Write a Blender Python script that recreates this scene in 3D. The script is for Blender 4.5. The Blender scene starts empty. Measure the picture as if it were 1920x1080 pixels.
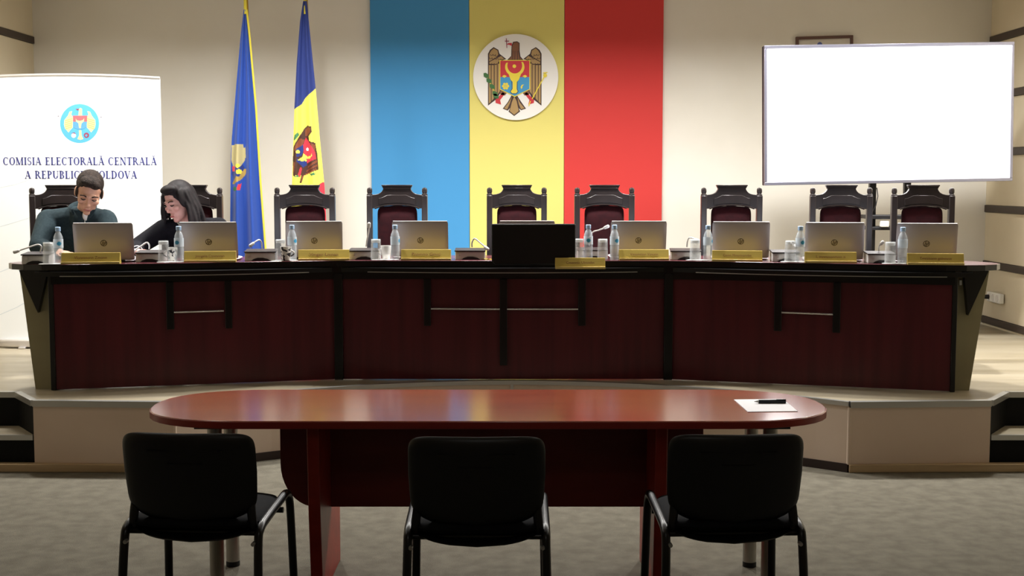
import bpy, bmesh, math, random
from mathutils import Vector, Matrix, Euler
random.seed(7)
PI = math.pi
SC = bpy.context.scene
COL = SC.collection

# ------------------------------------------------------------------ camera
F, CAM_H = 2400.0, 1.68                      # focal length in pixels of a 1920 px wide frame, eye height
TH = math.atan(200 / F)
CT, ST = math.cos(TH), math.sin(TH)
cd = bpy.data.cameras.new('camera'); cam = bpy.data.objects.new('camera', cd); COL.objects.link(cam)
cd.sensor_width = 36; cd.lens = F / 1920 * 36
cam.location = (0, 0, CAM_H); cam.rotation_euler = (PI / 2 - TH, 0, 0)
cd.clip_end = 60
SC.camera = cam

# ------------------------------------------------------------------ world, lights, exposure
w = bpy.data.worlds.new('world'); SC.world = w; w.use_nodes = True
w.node_tree.nodes['Background'].inputs[0].default_value = (0.02, 0.02, 0.02, 1)
SC.view_settings.view_transform = 'Standard'; SC.view_settings.look = 'None'
SC.view_settings.gamma = 1; SC.view_settings.use_curve_mapping = False
SC.view_settings.exposure = 0.0
def lamp(kind, name, loc, power, color, rot=(0, 0, 0), **kw):
    l = bpy.data.lights.new(name, kind); l.energy = power; l.color = color
    for k, v in kw.items(): setattr(l, k, v)
    o = bpy.data.objects.new(name, l); COL.objects.link(o); o.location = loc; o.rotation_euler = rot
    return o
WARM = (1.0, 0.965, 0.90); DAY = (1.0, 0.985, 0.955)
for x, p in ((-3.3, 66), (-1.65, 108), (0.0, 110), (1.65, 108), (3.3, 90)):     # round lamps over the long desk
    lamp('AREA', 'ceiling_or_fill_lamp', (x, 8.72, 3.74), p, DAY, shape='DISK', size=0.3, spread=math.radians(146))
for x in (-2.4, 2.4):                                              # weak fill lamps added to brighten the audience floor
    lamp('AREA', 'ceiling_or_fill_lamp', (x, 5.0, 3.7), 6, WARM, shape='DISK', size=0.6)
lamp('AREA', 'ceiling_or_fill_lamp', (0, 0.5, 3.7), 10, WARM, shape='DISK', size=0.6)  # one more added fill lamp, towards the camera

# ------------------------------------------------------------------ measuring helpers
def ray(px, py):
    u = (px - 960) / F; v = (py - 540) / F
    return (u, CT - v * ST, -ST - v * CT)
def at(px, py, y):                           # point at distance y
    a = ray(px, py); t = y / a[1]
    return Vector((a[0] * t, y, CAM_H + a[2] * t))
def onz(px, py, z):                          # point at height z
    a = ray(px, py); t = (z - CAM_H) / a[2]
    return Vector((a[0] * t, a[1] * t, z))
def onseg(px, py, A, B):                     # point on the vertical plane through A and B
    a = ray(px, py); nx, ny = -(B[1] - A[1]), B[0] - A[0]
    t = (nx * A[0] + ny * A[1]) / (nx * a[0] + ny * a[1])
    return Vector((a[0] * t, a[1] * t, CAM_H + a[2] * t))

# ------------------------------------------------------------------ materials
def lin(c):
    return tuple((v / 12.92 if v <= 0.04045 else ((v + 0.055) / 1.055) ** 2.4) for v in c)
def hexc(h):
    return lin(tuple(int(h[i:i + 2], 16) / 255 for i in (0, 2, 4)))
MATS = {}
def mat(name, h, rough=0.5, metal=0.0, spec=0.5, trans=0.0, ior=1.45, emit=None, estr=0, coat=0.0, sheen=0.0, alpha=1.0):
    m = bpy.data.materials.new(name); m.use_nodes = True
    b = m.node_tree.nodes['Principled BSDF']; c = hexc(h) if isinstance(h, str) else h
    b.inputs['Base Color'].default_value = (*c, 1); b.inputs['Roughness'].default_value = rough
    b.inputs['Metallic'].default_value = metal; b.inputs['Specular IOR Level'].default_value = spec
    b.inputs['Transmission Weight'].default_value = trans; b.inputs['IOR'].default_value = ior
    b.inputs['Coat Weight'].default_value = coat; b.inputs['Sheen Weight'].default_value = sheen
    b.inputs['Alpha'].default_value = alpha
    if emit: b.inputs['Emission Color'].default_value = (*hexc(emit), 1); b.inputs['Emission Strength'].default_value = estr
    MATS[name] = m
    return m
def noisy(name, c1, c2, scale=(8, 8, 8), rough=0.5, spec=0.5, detail=4, bump=0.0, bscale=None, metal=0, lo=0.35, hi=0.65, coat=0):
    m = mat(name, c1, rough, metal, spec, coat=coat); nt = m.node_tree; N = nt.nodes; L = nt.links
    b = N['Principled BSDF']
    tc = N.new('ShaderNodeTexCoord'); mp = N.new('ShaderNodeMapping'); mp.inputs['Scale'].default_value = scale
    L.new(tc.outputs['Object'], mp.inputs['Vector'])
    no = N.new('ShaderNodeTexNoise'); no.inputs['Scale'].default_value = 1; no.inputs['Detail'].default_value = detail
    L.new(mp.outputs[0], no.inputs['Vector'])
    r = N.new('ShaderNodeValToRGB'); r.color_ramp.elements[0].position = lo; r.color_ramp.elements[1].position = hi
    r.color_ramp.elements[0].color = (*hexc(c1), 1); r.color_ramp.elements[1].color = (*hexc(c2), 1)
    L.new(no.outputs['Fac'], r.inputs[0]); L.new(r.outputs[0], b.inputs['Base Color'])
    if bump:
        n2 = no
        if bscale:
            n2 = N.new('ShaderNodeTexNoise'); n2.inputs['Scale'].default_value = bscale; n2.inputs['Detail'].default_value = 3
            L.new(tc.outputs['Object'], n2.inputs['Vector'])
        bp = N.new('ShaderNodeBump'); bp.inputs['Strength'].default_value = bump; bp.inputs['Distance'].default_value = 0.01
        L.new(n2.outputs['Fac'], bp.inputs['Height']); L.new(bp.outputs[0], b.inputs['Normal'])
    return m
noisy('wallpaper', 'E3DFD6', 'DDD8CD', (1.2, 1.2, 1.2), 0.75, 0.25)
noisy('side_wall', 'D8CDB4', 'D1C5AB', (1.5, 1.5, 1.5), 0.6, 0.3)
mat('strip_brown', '3A2F28', 0.5)
noisy('carpet', '645F54', '716C60', (12, 12, 12), 0.95, 0.1, 8, 0.6, 260)
noisy('podium_face', 'D0BCAA', 'C9B4A1', (2, 2, 2), 0.55, 0.3)
noisy('podium_floor', 'A69C88', '968B74', (1.2, 9, 4), 0.38, 0.4, 5)
noisy('skirting', 'B39B78', 'A08866', (2, 30, 30), 0.5)
mat('alu', 'B9B8B4', 0.35, 0.85)
mat('step_black', '050505', 0.6, spec=0.2)
mat('dark_skirt', '2A1C18', 0.5)
noisy('mahogany', '46141C', '581D25', (14, 14, 0.7), 0.33, 0.5, 6, lo=0.3, hi=0.7)
noisy('desk_top', '4A2128', '5A2B31', (1.5, 12, 12), 0.22, 0.5, 5)
mat('black_lacquer', '0C0A0B', 0.3)
mat('black_matte', '0A090A', 0.55)
noisy('end_panel', '8F8768', '847B5D', (1, 1, 3), 0.3, 0.5)
mat('chrome', 'D8D8D8', 0.18, 1.0)
noisy('chrome_dull', 'A9A59D', '9E9A92', (3, 3, 3), 0.4, 0.5, metal=0.9)
noisy('cherry', '9C4327', '8C3820', (2, 14, 14), 0.16, 0.9, 5)
MATS['cherry'].node_tree.nodes['Principled BSDF'].inputs['IOR'].default_value = 2.0
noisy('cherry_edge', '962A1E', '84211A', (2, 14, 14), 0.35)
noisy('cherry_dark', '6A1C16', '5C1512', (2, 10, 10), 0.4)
mat('chair_plastic', '0B0B0E', 0.4)
noisy('chair_fabric', '0D0D10', '111115', (90, 90, 90), 0.9, 0.2)
mat('chair_tube', '0B0B0C', 0.32)
noisy('throne_wood', '1E1817', '2C2423', (10, 10, 2), 0.3)
noisy('velvet', '28050C', '32080F', (30, 30, 30), 0.85, 0.2)
MATS['velvet'].node_tree.nodes['Principled BSDF'].inputs['Sheen Weight'].default_value = 0.05
mat('panel_blue', '4891C8', 0.7, spec=0.2); mat('panel_yellow', 'DACF78', 0.7, spec=0.2); mat('panel_red', 'C83E3C', 0.7, spec=0.2)
mat('disc_white', 'E8E6E2', 0.6); mat('eagle_tan', 'A68757', 0.6); mat('eagle_dark', '3F2A25', 0.6); mat('eagle_brown', '7E5338', 0.6)
mat('arms_red', 'C3323C', 0.6); mat('arms_blue', '3E93C6', 0.6); mat('arms_gold', 'E6D243', 0.6); mat('arms_green', '3C6B3A', 0.6)
mat('arms_white', 'F0EEEA', 0.6)
mat('flag_blue', '17429A', 0.65, sheen=0.2); mat('flag_navy', '122A72', 0.65, sheen=0.2); mat('flag_yellow', 'F0E255', 0.65, sheen=0.2); mat('flag_red', 'D22A3C', 0.65, sheen=0.2)
mat('flag_gold', 'A98C48', 0.6); mat('flag_cream', 'B5A878', 0.6); mat('flag_brown', '7A4026', 0.6); mat('flag_brown_dark', '43261C', 0.6); mat('flag_green', '3E7A50', 0.6)
mat('fringe', 'D9C93F', 0.7); mat('brass', 'B5923C', 0.3, 0.9)
mat('banner_white', 'EFF2F3', 0.55); mat('banner_line', 'D5DDE4', 0.6); mat('banner_ink', '3C4080', 0.6)
mat('seal_blue', '58AEE4', 0.6); mat('seal_yellow', 'F4E6A0', 0.6); mat('seal_red', 'E0686E', 0.6); mat('seal_maroon', '93465A', 0.6); mat('seal_steel', '5E9EC8', 0.6); mat('seal_grey', '8A8890', 0.6); mat('seal_pale', 'DDDCEB', 0.6)
mat('screen_white', 'FFFFFF', 0.4, emit='FBFCFF', estr=2.2)
mat('screen_frame', '8C8C9C', 0.35, 0.6); mat('screen_back', '1B1B1F', 0.5)
mat('laptop_silver', 'B3ABAE', 0.42, 0.3); mat('laptop_dark', '1A1A1C', 0.4); mat('laptop_edge', 'D6D2D0', 0.35, 0.6); mat('logo_dark', '3C332F', 0.35, 0.5)
mat('laptop_screen_on', '202028', 0.4, emit='E8F0FF', estr=6.0)
mat('monitor_black', '07070A', 0.35)
mat('gold_plate', 'BBA44E', 0.45, 0.2); mat('gold_pale', 'D8C27A', 0.4, 0.35); mat('plate_ink', '7A4A22', 0.6)
mat('mic_silver', 'C6C3C0', 0.4, 0.0); mat('mic_top', '2B2324', 0.45); mat('mic_dark', '161214', 0.5); mat('mic_stem', 'C9C5BF', 0.35, 0.4); mat('mic_head', 'BDB9B4', 0.6)
mat('clear_plastic', 'DDE7F0', 0.08, spec=0.8, alpha=0.34); mat('clear_glass', 'E6EAEC', 0.05, spec=0.9, alpha=0.2); mat('glass_thick', 'F2F4F4', 0.08, spec=0.9, alpha=0.7)
mat('cap_blue', 'A9C8EC', 0.45); mat('label_film', 'DDE8F2', 0.4, alpha=0.6); mat('label_blue', '3FA0D0', 0.5); mat('label_red', 'E2565C', 0.5); mat('label_green', '8FBF9A', 0.5)
mat('porcelain', 'EDEAE6', 0.25); mat('paper', 'F1F1F4', 0.7)
mat('pen_black', '14161E', 0.35); mat('white_plastic', 'EFEFEA', 0.4); mat('cable', '17161A', 0.5)
mat('frame_wood', '5B4038', 0.5); mat('mount_paper', 'CFC9BE', 0.7); mat('print_blue', '5A66A0', 0.7)
noisy('skin_warm', 'C4957C', 'B98A72', (20, 20, 20), 0.5); noisy('skin_rose', 'C99A8C', 'BD8C80', (20, 20, 20), 0.5)
noisy('sweater', '2A373B', '222E33', (60, 60, 60), 0.9, 0.2); noisy('black_knit', '0C0B10', '121016', (60, 60, 60), 0.9, 0.2)
mat('shirt_white', 'E9E6E2', 0.8); noisy('trouser', '15161C', '1B1C22', (50, 50, 50), 0.9)
noisy('hair_brown', '1E1714', '382C25', (70, 70, 25), 0.75, 0.25, bump=1.0, bscale=120); noisy('hair_dark', '0E0A0B', '1D1516', (90, 90, 10), 0.65, 0.25)
mat('collar_pale', 'B9B49C', 0.8); mat('lip', 'A45A58', 0.5); mat('eye_dark', '2A1A16', 0.4); mat('shoe', '0C0B0B', 0.4)
def pattern_mat():
    m = mat('porcelain_pattern', 'EDEAE6', 0.3); nt = m.node_tree; N = nt.nodes; L = nt.links
    tc = N.new('ShaderNodeTexCoord'); v = N.new('ShaderNodeTexNoise'); v.inputs['Scale'].default_value = 42; v.inputs['Detail'].default_value = 2
    L.new(tc.outputs['Object'], v.inputs['Vector']); r = N.new('ShaderNodeValToRGB')
    r.color_ramp.elements[0].position = 0.46; r.color_ramp.elements[1].position = 0.5
    r.color_ramp.elements[0].color = (0.02, 0.02, 0.03, 1); r.color_ramp.elements[1].color = (0.85, 0.83, 0.8, 1)
    L.new(v.outputs['Fac'], r.inputs[0]); L.new(r.outputs[0], N['Principled BSDF'].inputs['Base Color'])
pattern_mat()

# ------------------------------------------------------------------ mesh helpers
class MB:
    def __init__(s): s.v = []; s.f = []; s.mi = []
    def add(s, vs, fs, m=0):
        o = len(s.v); s.v += [tuple(p) for p in vs]; s.f += [tuple(i + o for i in f) for f in fs]; s.mi += [m] * len(fs); return s
    def box(s, c, d, m=0):
        x, y, z = c; a, b, h = d[0] / 2, d[1] / 2, d[2] / 2
        vs = [(x + i * a, y + j * b, z + k * h) for k in (-1, 1) for i, j in ((-1, -1), (1, -1), (1, 1), (-1, 1))]
        return s.add(vs, [(3, 2, 1, 0), (4, 5, 6, 7), (0, 1, 5, 4), (1, 2, 6, 5), (2, 3, 7, 6), (3, 0, 4, 7)], m)
    def prism(s, poly, a, b, axis='z', m=0):
        # poly of 2D points, extruded from a to b along the axis ('z': xy, 'y': xz, 'x': yz)
        area = sum(p[0] * q[1] - q[0] * p[1] for p, q in zip(poly, poly[1:] + poly[:1]))
        if area < 0: poly = poly[::-1]
        if axis == 'y': poly = poly[::-1]
        n = len(poly)
        def P(p, t): return {'z': (p[0], p[1], t), 'y': (p[0], t, p[1]), 'x': (t, p[0], p[1])}[axis]
        if a > b: a, b = b, a
        vs = [P(p, a) for p in poly] + [P(p, b) for p in poly]
        fs = [tuple(range(n))[::-1], tuple(range(n, 2 * n))] + [(i, (i + 1) % n, n + (i + 1) % n, n + i) for i in range(n)]
        return s.add(vs, fs, m)
    def slab(s, A, B, z0, z1, t0, t1, m=0):
        # upright board along the line A-B, between the offsets t0 and t1 to the right of A->B
        d = Vector((B[0] - A[0], B[1] - A[1])).normalized(); nrm = Vector((d.y, -d.x))
        q = [Vector(A[:2]) + nrm * t0, Vector(B[:2]) + nrm * t0, Vector(B[:2]) + nrm * t1, Vector(A[:2]) + nrm * t1]
        return s.prism([tuple(p) for p in q], z0, z1, 'z', m)
    def tube(s, path, r, seg=10, closed_ends=True, m=0, flat=1.0):
        path = [Vector(p) for p in path]; n = len(path); rs = r if isinstance(r, (list, tuple)) else [r] * n
        vs = []; up = None
        for i, p in enumerate(path):
            t = (path[min(i + 1, n - 1)] - path[max(i - 1, 0)]).normalized()
            if up is None:
                up = Vector((0, 0, 1)) if abs(t.z) < 0.9 else Vector((0, 1, 0))
            a = (up - t * up.dot(t)).normalized(); b = t.cross(a); up = a
            for k in range(seg):
                an = 2 * PI * k / seg
                vs.append(p + (a * math.cos(an) * flat + b * math.sin(an)) * rs[i])
        fs = [(i * seg + k, i * seg + (k + 1) % seg, (i + 1) * seg + (k + 1) % seg, (i + 1) * seg + k) for i in range(n - 1) for k in range(seg)]
        if closed_ends: fs += [tuple(range(seg))[::-1], tuple(range((n - 1) * seg, n * seg))]
        return s.add(vs, fs, m)
    def lathe(s, prof, c=(0, 0, 0), seg=24, m=0):
        vs = [(c[0] + r * math.cos(2 * PI * k / seg), c[1] + r * math.sin(2 * PI * k / seg), c[2] + z) for r, z in prof for k in range(seg)]
        n = len(prof)
        fs = [(i * seg + k, i * seg + (k + 1) % seg, (i + 1) * seg + (k + 1) % seg, (i + 1) * seg + k) for i in range(n - 1) for k in range(seg)]
        fs += [tuple(range(seg))[::-1], tuple(range((n - 1) * seg, n * seg))]
        return s.add(vs, fs, m)
    def ell(s, c, r, M=None, seg=20, rings=12, m=0):
        c = Vector(c); M = M or Matrix.Identity(3); vs = []; fs = []
        for i in range(1, rings):
            th = PI * i / rings
            for k in range(seg):
                ph = 2 * PI * k / seg
                vs.append(c + M @ Vector((r[0] * math.sin(th) * math.cos(ph), r[1] * math.sin(th) * math.sin(ph), r[2] * math.cos(th))))
        vs += [c + M @ Vector((0, 0, r[2])), c + M @ Vector((0, 0, -r[2]))]
        T, B = len(vs) - 2, len(vs) - 1
        for i in range(rings - 2):
            for k in range(seg):
                fs.append((i * seg + k, (i + 1) * seg + k, (i + 1) * seg + (k + 1) % seg, i * seg + (k + 1) % seg))
        for k in range(seg):
            fs.append((T, k, (k + 1) % seg)); fs.append((B, (rings - 2) * seg + (k + 1) % seg, (rings - 2) * seg + k))
        return s.add(vs, fs, m)
    def cap(s, a, b, ra, rb, seg=14, m=0):   # tapered capsule
        a, b = Vector(a), Vector(b); t = (b - a).normalized(); path = []; rs = []
        for k in range(1, 5): an = PI / 2 * k / 4; path.append(a - t * ra * math.cos(an)); rs.append(max(ra * math.sin(an), 1e-4))
        for k in range(0, 4): an = PI / 2 * k / 4; path.append(b + t * rb * math.sin(an)); rs.append(max(rb * math.cos(an), 1e-4))
        return s.tube(path, rs, seg, True, m)
    def pillow(s, wd, ht, th, ex=4.0, bend=0.0, plane='xz', c=(0, 0, 0), seg=48, K=6, edge=4.0, m=0, top_arch=0.0):
        vs = []; fs = []
        def P(x, z, y):
            if top_arch and z > 0: z += top_arch * (1 - (2 * x / wd) ** 2) * (z / (ht / 2))
            y += bend * (2 * x / wd) ** 2
            q = (x, y, z) if plane == 'xz' else (x, z, y)
            return (c[0] + q[0], c[1] + q[1], c[2] + q[2])
        for side in (-1, 1):
            for k in range(K + 1):
                r = 1 - (1 - k / K) ** 1.8 if k < K else 1.0
                yy = side * th / 2 * max(0.0, 1 - r ** edge) ** 0.5
                for j in range(seg):
                    a = 2 * PI * j / seg; ca, sa = math.cos(a), math.sin(a)
                    x = wd / 2 * math.copysign(abs(ca) ** (2 / ex), ca) * max(r, 0.001); z = ht / 2 * math.copysign(abs(sa) ** (2 / ex), sa) * max(r, 0.001)
                    vs.append(P(x, z, yy))
        H = (K + 1) * seg
        for k in range(K):
            for j in range(seg):
                q = (k * seg + j, k * seg + (j + 1) % seg, (k + 1) * seg + (j + 1) % seg, (k + 1) * seg + j)
                fs.append(q); fs.append(tuple(H + i for i in q[::-1]))
        return s.add(vs, fs, m)
def obj(name, mb, m, parent=None, loc=(0, 0, 0), rot=(0, 0, 0), smooth=40, bevel=0.0, bseg=2, sub=0, label=None):
    me = bpy.data.meshes.new(name); me.from_pydata(mb.v, [], mb.f)
    ms = m if isinstance(m, (list, tuple)) else [m]
    for k in ms: me.materials.append(MATS[k])
    if len(ms) > 1: me.polygons.foreach_set('material_index', mb.mi)
    bm = bmesh.new(); bm.from_mesh(me); bmesh.ops.remove_doubles(bm, verts=bm.verts, dist=1e-6); bmesh.ops.recalc_face_normals(bm, faces=bm.faces)
    bm.to_mesh(me); bm.free()
    if smooth:
        me.shade_smooth(); me.set_sharp_from_angle(angle=math.radians(smooth))
    o = bpy.data.objects.new(name, me); COL.objects.link(o); o.location = loc; o.rotation_euler = rot
    if parent: o.parent = parent
    if bevel:
        b = o.modifiers.new('bevel', 'BEVEL'); b.width = bevel; b.segments = bseg; b.limit_method = 'ANGLE'; b.angle_limit = math.radians(35)
    if sub:
        b = o.modifiers.new('sub', 'SUBSURF'); b.levels = sub; b.render_levels = sub
    if label: o['label'] = label
    return o
def tag(o, label, cat, group=None):
    o['label'] = label; o['category'] = cat
    if group: o['group'] = group
    return o
def thing(name, label, cat, loc=(0, 0, 0), rz=0.0, group=None):
    o = bpy.data.objects.new(name, None); COL.objects.link(o); o.location = loc; o.rotation_euler = (0, 0, rz)
    o.empty_display_size = 0.1
    return tag(o, label, cat, group)
def struct(o): o['kind'] = 'structure'; return o
def dup(root, loc, rz, label, group=None):
    r = root.copy(); COL.objects.link(r); r.location = loc; r.rotation_euler = (0, 0, rz); r['label'] = label
    if group: r['group'] = group
    for ch in list(root.children):
        c = ch.copy(); COL.objects.link(c); c.parent = r
        for g in list(ch.children):
            d = g.copy(); COL.objects.link(d); d.parent = c
    return r
def arc(cx, cy, r, a0, a1, n):
    return [(cx + r * math.cos(math.radians(a0 + (a1 - a0) * k / n)), cy + r * math.sin(math.radians(a0 + (a1 - a0) * k / n))) for k in range(n + 1)]

# ------------------------------------------------------------------ the room
XW, YB, YF, ZC = 4.2, 11.35, -2.6, 3.78
PZ = 0.41                                     # podium height
struct(obj('floor', MB().box((0, (YB + YF) / 2, -0.05), (2 * XW + 0.4, YB - YF + 0.4, 0.1)), 'carpet'))
struct(obj('ceiling', MB().box((0, (YB + YF) / 2, ZC + 0.05), (2 * XW + 0.4, YB - YF + 0.4, 0.1)), 'wallpaper'))
struct(obj('wall_back', MB().box((0, YB + 0.06, ZC / 2), (2 * XW + 0.4, 0.12, ZC)), 'wallpaper'))
struct(obj('wall_front', MB().box((0, YF - 0.06, ZC / 2), (2 * XW + 0.4, 0.12, ZC)), 'side_wall'))
def side_wall(name, sx):
    wl = struct(obj(name, MB().box((sx * (XW + 0.06), (YB + YF) / 2, ZC / 2), (0.1, YB - YF, ZC)), 'side_wall'))
    zs = [0.46 + 0.49 * k for k in range(7)]               # heights of the dark strips
    L0, L1 = YF, YB
    for z in zs:
        obj('strip', MB().box((sx * (XW - 0.004), (L0 + L1) / 2, z), (0.03, L1 - L0, 0.06)), 'strip_brown', wl, bevel=0.003)
    edges = [0.0] + zs + [ZC]
    for i in range(len(edges) - 1):
        a = edges[i] + (0.032 if i else 0); b = edges[i + 1] - (0.032 if i < len(edges) - 2 else 0)
        obj('panel', MB().box((sx * (XW + 0.002), (L0 + L1) / 2, (a + b) / 2), (0.02, L1 - L0, b - a)), 'side_wall', wl, bevel=0.003)
    return wl
side_wall('wall_left', -1); side_wall('wall_right', 1)

# podium: concave front in the middle, straight cream faces beside it, steps cut in at both sides
FX, FY = 1.95, 7.31
arcpts = [(x, 8.10 - 0.2078 * x * x) for x in [-FX + 2 * FX * k / 24 for k in range(25)]]
SXp, SY0, SY1 = 2.78, 7.36, 7.66
foot = [(-XW, YB), (-XW, SY1), (-2.99, SY1), (-SXp, SY0)] + [(-FX, FY)] + arcpts[1:-1] + [(FX, FY)] + [(SXp, SY0), (2.99, SY1), (XW, SY1), (XW, YB)]
pod = struct(obj('podium', MB().prism(foot, 0.0, PZ - 0.02), 'step_black', smooth=0))
obj('deck', MB().prism(foot, PZ - 0.02, PZ), 'podium_floor', pod, smooth=0)
def face_panel(name, A, B, z0, z1, m, t=0.012, t0=0.0, **k):
    return obj(name, MB().slab(A, B, z0, z1, t0, t), m, pod, smooth=0, **k)
for A, B in (((-SXp, SY0), (-FX, FY)), ((FX, FY), (SXp, SY0))):
    face_panel('front_panel', A, B, 0.045, PZ - 0.028, 'podium_face')
    face_panel('edge_trim', A, B, PZ - 0.032, PZ + 0.004, 'alu', 0.022, -0.02)
for sx in (-1, 1): obj('corner_trim', MB().tube([(sx * FX, FY - 0.004, 0.046), (sx * FX, FY - 0.004, PZ - 0.03)], 0.014, 10), 'podium_face', pod)
mid = len(arcpts) // 2
for seg in (arcpts[:mid + 1], arcpts[mid:]):
    mb = MB(); tr = MB(); sk = MB()
    for A, B in zip(seg, seg[1:]):
        mb.slab(A, B, 0.05, PZ - 0.02, 0.0, 0.012); tr.slab(A, B, PZ - 0.022, PZ + 0.004, -0.012, 0.02); sk.slab(A, B, 0.0, 0.05, 0.0, 0.018)
    obj('curved_panel', mb, 'podium_face', pod, smooth=30); obj('edge_trim', tr, 'alu', pod, smooth=30); obj('skirting', sk, 'dark_skirt', pod, smooth=30)
obj('joint_strip', MB().box((0.0, 8.085, 0.24), (0.02, 0.012, 0.30)), 'alu', pod)
for sx in (-1, 1):
    A, B = ((-XW, SY1), (-2.99, SY1)) if sx < 0 else ((2.99, SY1), (XW, SY1))
    face_panel('edge_trim', A, B, PZ - 0.03, PZ + 0.004, 'alu', 0.02, -0.02)
    A, B = ((-2.99, SY1), (-SXp, SY0)) if sx < 0 else ((SXp, SY0), (2.99, SY1))
    face_panel('edge_trim', A, B, PZ - 0.03, PZ + 0.004, 'alu', 0.02, -0.02)
    # lower step
    st = [(sx * XW, SY1 - 0.005), (sx * 2.985, SY1 - 0.005), (sx * (SXp + 0.01), SY0 + 0.01), (sx * XW, SY0 + 0.01)]
    obj('step', MB().prism(st, 0.045, 0.19), 'step_black', pod, smooth=0)
    obj('tread', MB().prism(st, 0.19, 0.205), 'podium_floor', pod, smooth=0)
    A, B = ((-XW, SY0 + 0.01), (-SXp - 0.01, SY0 + 0.01)) if sx < 0 else ((SXp + 0.01, SY0 + 0.01), (XW, SY0 + 0.01))
    face_panel('step_nosing', A, B, 0.178, 0.208, 'alu', 0.018)
    A, B = ((-XW, SY0 - 0.012), (-FX, FY - 0.005)) if sx < 0 else ((FX, FY - 0.005), (XW, SY0 - 0.012))
    obj('skirting', MB().slab(A, B, 0.0, 0.048, -0.03, 0.02), 'skirting', pod, bevel=0.004)

# ------------------------------------------------------------------ wall dressing: tricolour panels and the coat of arms
for px0, px1, m, lab in ((695, 880, 'panel_blue', 'tall sky blue wall panel of the tricolour'), (880, 1058, 'panel_yellow', 'tall yellow wall panel behind the round coat of arms'), (1058, 1243, 'panel_red', 'tall red wall panel of the tricolour')):
    a, b = at(px0, 200, YB - 0.03).x, at(px1, 200, YB - 0.03).x
    tag(obj('wall_panel', MB().box(((a + b) / 2, YB - 0.017, 2.03), (b - a - 0.003, 0.03, 3.1)), m, bevel=0.003), lab, 'wall panel', 'tricolour wall panels')

EY = YB - 0.035
ec = at(967, 145, EY); ES = 0.372 / 428.0
emb = thing('coat_of_arms', 'round white coat of arms with eagle on the yellow wall panel', 'emblem', ec)
def E2(p, off=(587, 562), s=ES): return ((p[0] - off[0]) * s, (off[1] - p[1]) * s)
def mirror(poly, ax=577): return [(2 * ax - x, y) for x, y in poly][::-1]
mbd = MB().prism([(0.372 * math.cos(2 * PI * k / 72), 0.372 * math.sin(2 * PI * k / 72)) for k in range(72)], -0.02, 0.0, 'y')
obj('disc', mbd, 'disc_white', emb, smooth=30)
def epoly(name, polys, m, layer, parent=emb, fn=E2):
    mb = MB()
    for p in polys: mb.prism([fn(q) for q in p], -0.0195, -0.021 - 0.0016 * layer, 'y')
    return obj(name, mb, m, parent, smooth=0)
def circ(cx, cy, r, n=20): return [(cx + r * math.cos(2 * PI * k / n), cy + r * math.sin(2 * PI * k / n)) for k in range(n)]
def thick(pts, wd):
    out = []
    for (x0, y0), (x1, y1) in zip(pts, pts[1:]):
        d = math.hypot(x1 - x0, y1 - y0) or 1; nx, ny = -(y1 - y0) / d * wd / 2, (x1 - x0) / d * wd / 2
        out.append([(x0 + nx, y0 + ny), (x1 + nx, y1 + ny), (x1 - nx, y1 - ny), (x0 - nx, y0 - ny)])
    return out
wing = [(308, 846), (308, 330), (328, 292), (365, 264), (412, 290), (424, 330), (492, 382), (440, 398), (440, 700), (405, 772)]
feath = [[(317, 826), (317, 442), (337, 442), (337, 808)], [(344, 800), (344, 442), (367, 442), (367, 775)], [(375, 768), (375, 436), (398, 436), (398, 745)], [(405, 735), (405, 428), (430, 428), (430, 700)]]
cov = [[(320, 405), (322, 332), (340, 300), (366, 276), (404, 298), (412, 338), (400, 360)], [(322, 430), (322, 412), (400, 372), (440, 352), (472, 382), (428, 392), (400, 430)]]
epoly('wing', [wing], 'eagle_dark', 0); epoly('wing', [mirror(wing)], 'eagle_dark', 0)
for p in feath:
    epoly('feather', [p], 'eagle_tan', 1); epoly('feather', [mirror(p)], 'eagle_tan', 1)
epoly('wing_covert', cov, 'eagle_tan', 1); epoly('wing_covert', [mirror(p) for p in cov], 'eagle_tan', 1)
for x, y in ((345, 335), (372, 335), (395, 345), (335, 368), (362, 370), (390, 372), (332, 425), (358, 428), (385, 425), (425, 378), (450, 382)):
    ar = thick(arc(x, y, 13, 0, 180, 5), 5)
    epoly('wing_scale', ar, 'eagle_dark', 2); epoly('wing_scale', [mirror(p) for p in ar], 'eagle_dark', 2)
epoly('neck', [[(500, 392), (540, 352), (545, 250), (560, 212), (600, 206), (626, 222), (626, 300), (634, 356), (665, 392)]], 'eagle_dark', 0)
epoly('neck_plumage', [[(515, 388), (548, 352), (552, 252), (566, 220), (600, 214), (618, 228), (618, 302), (626, 356), (650, 388)]], 'eagle_brown', 1)
epoly('plume_line', thick([(560, 300), (552, 388)], 5) + thick([(580, 300), (576, 388)], 5) + thick([(602, 300), (606, 388)], 5) + thick([(616, 300), (630, 388)], 5), 'eagle_dark', 2)
epoly('beak', [[(548, 222), (510, 226), (496, 240), (520, 240), (548, 252)]], 'arms_red', 2)
epoly('cross', thick([(478, 205), (520, 205)], 8) + thick([(492, 178), (498, 272)], 7), 'seal_maroon', 2)
epoly('eye', [circ(556, 236, 6, 8)], 'eagle_dark', 2)
leg = [(480, 725), (430, 790), (440, 835), (385, 820), (382, 790), (430, 740), (455, 712)]
epoly('leg', [leg], 'arms_red', 1); epoly('leg', [mirror(leg)], 'arms_red', 1)
thg = [(440, 692), (500, 715), (478, 745), (440, 738), (425, 725)]
epoly('thigh', [thg], 'eagle_brown', 1); epoly('thigh', [mirror(thg)], 'eagle_brown', 1)
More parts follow.
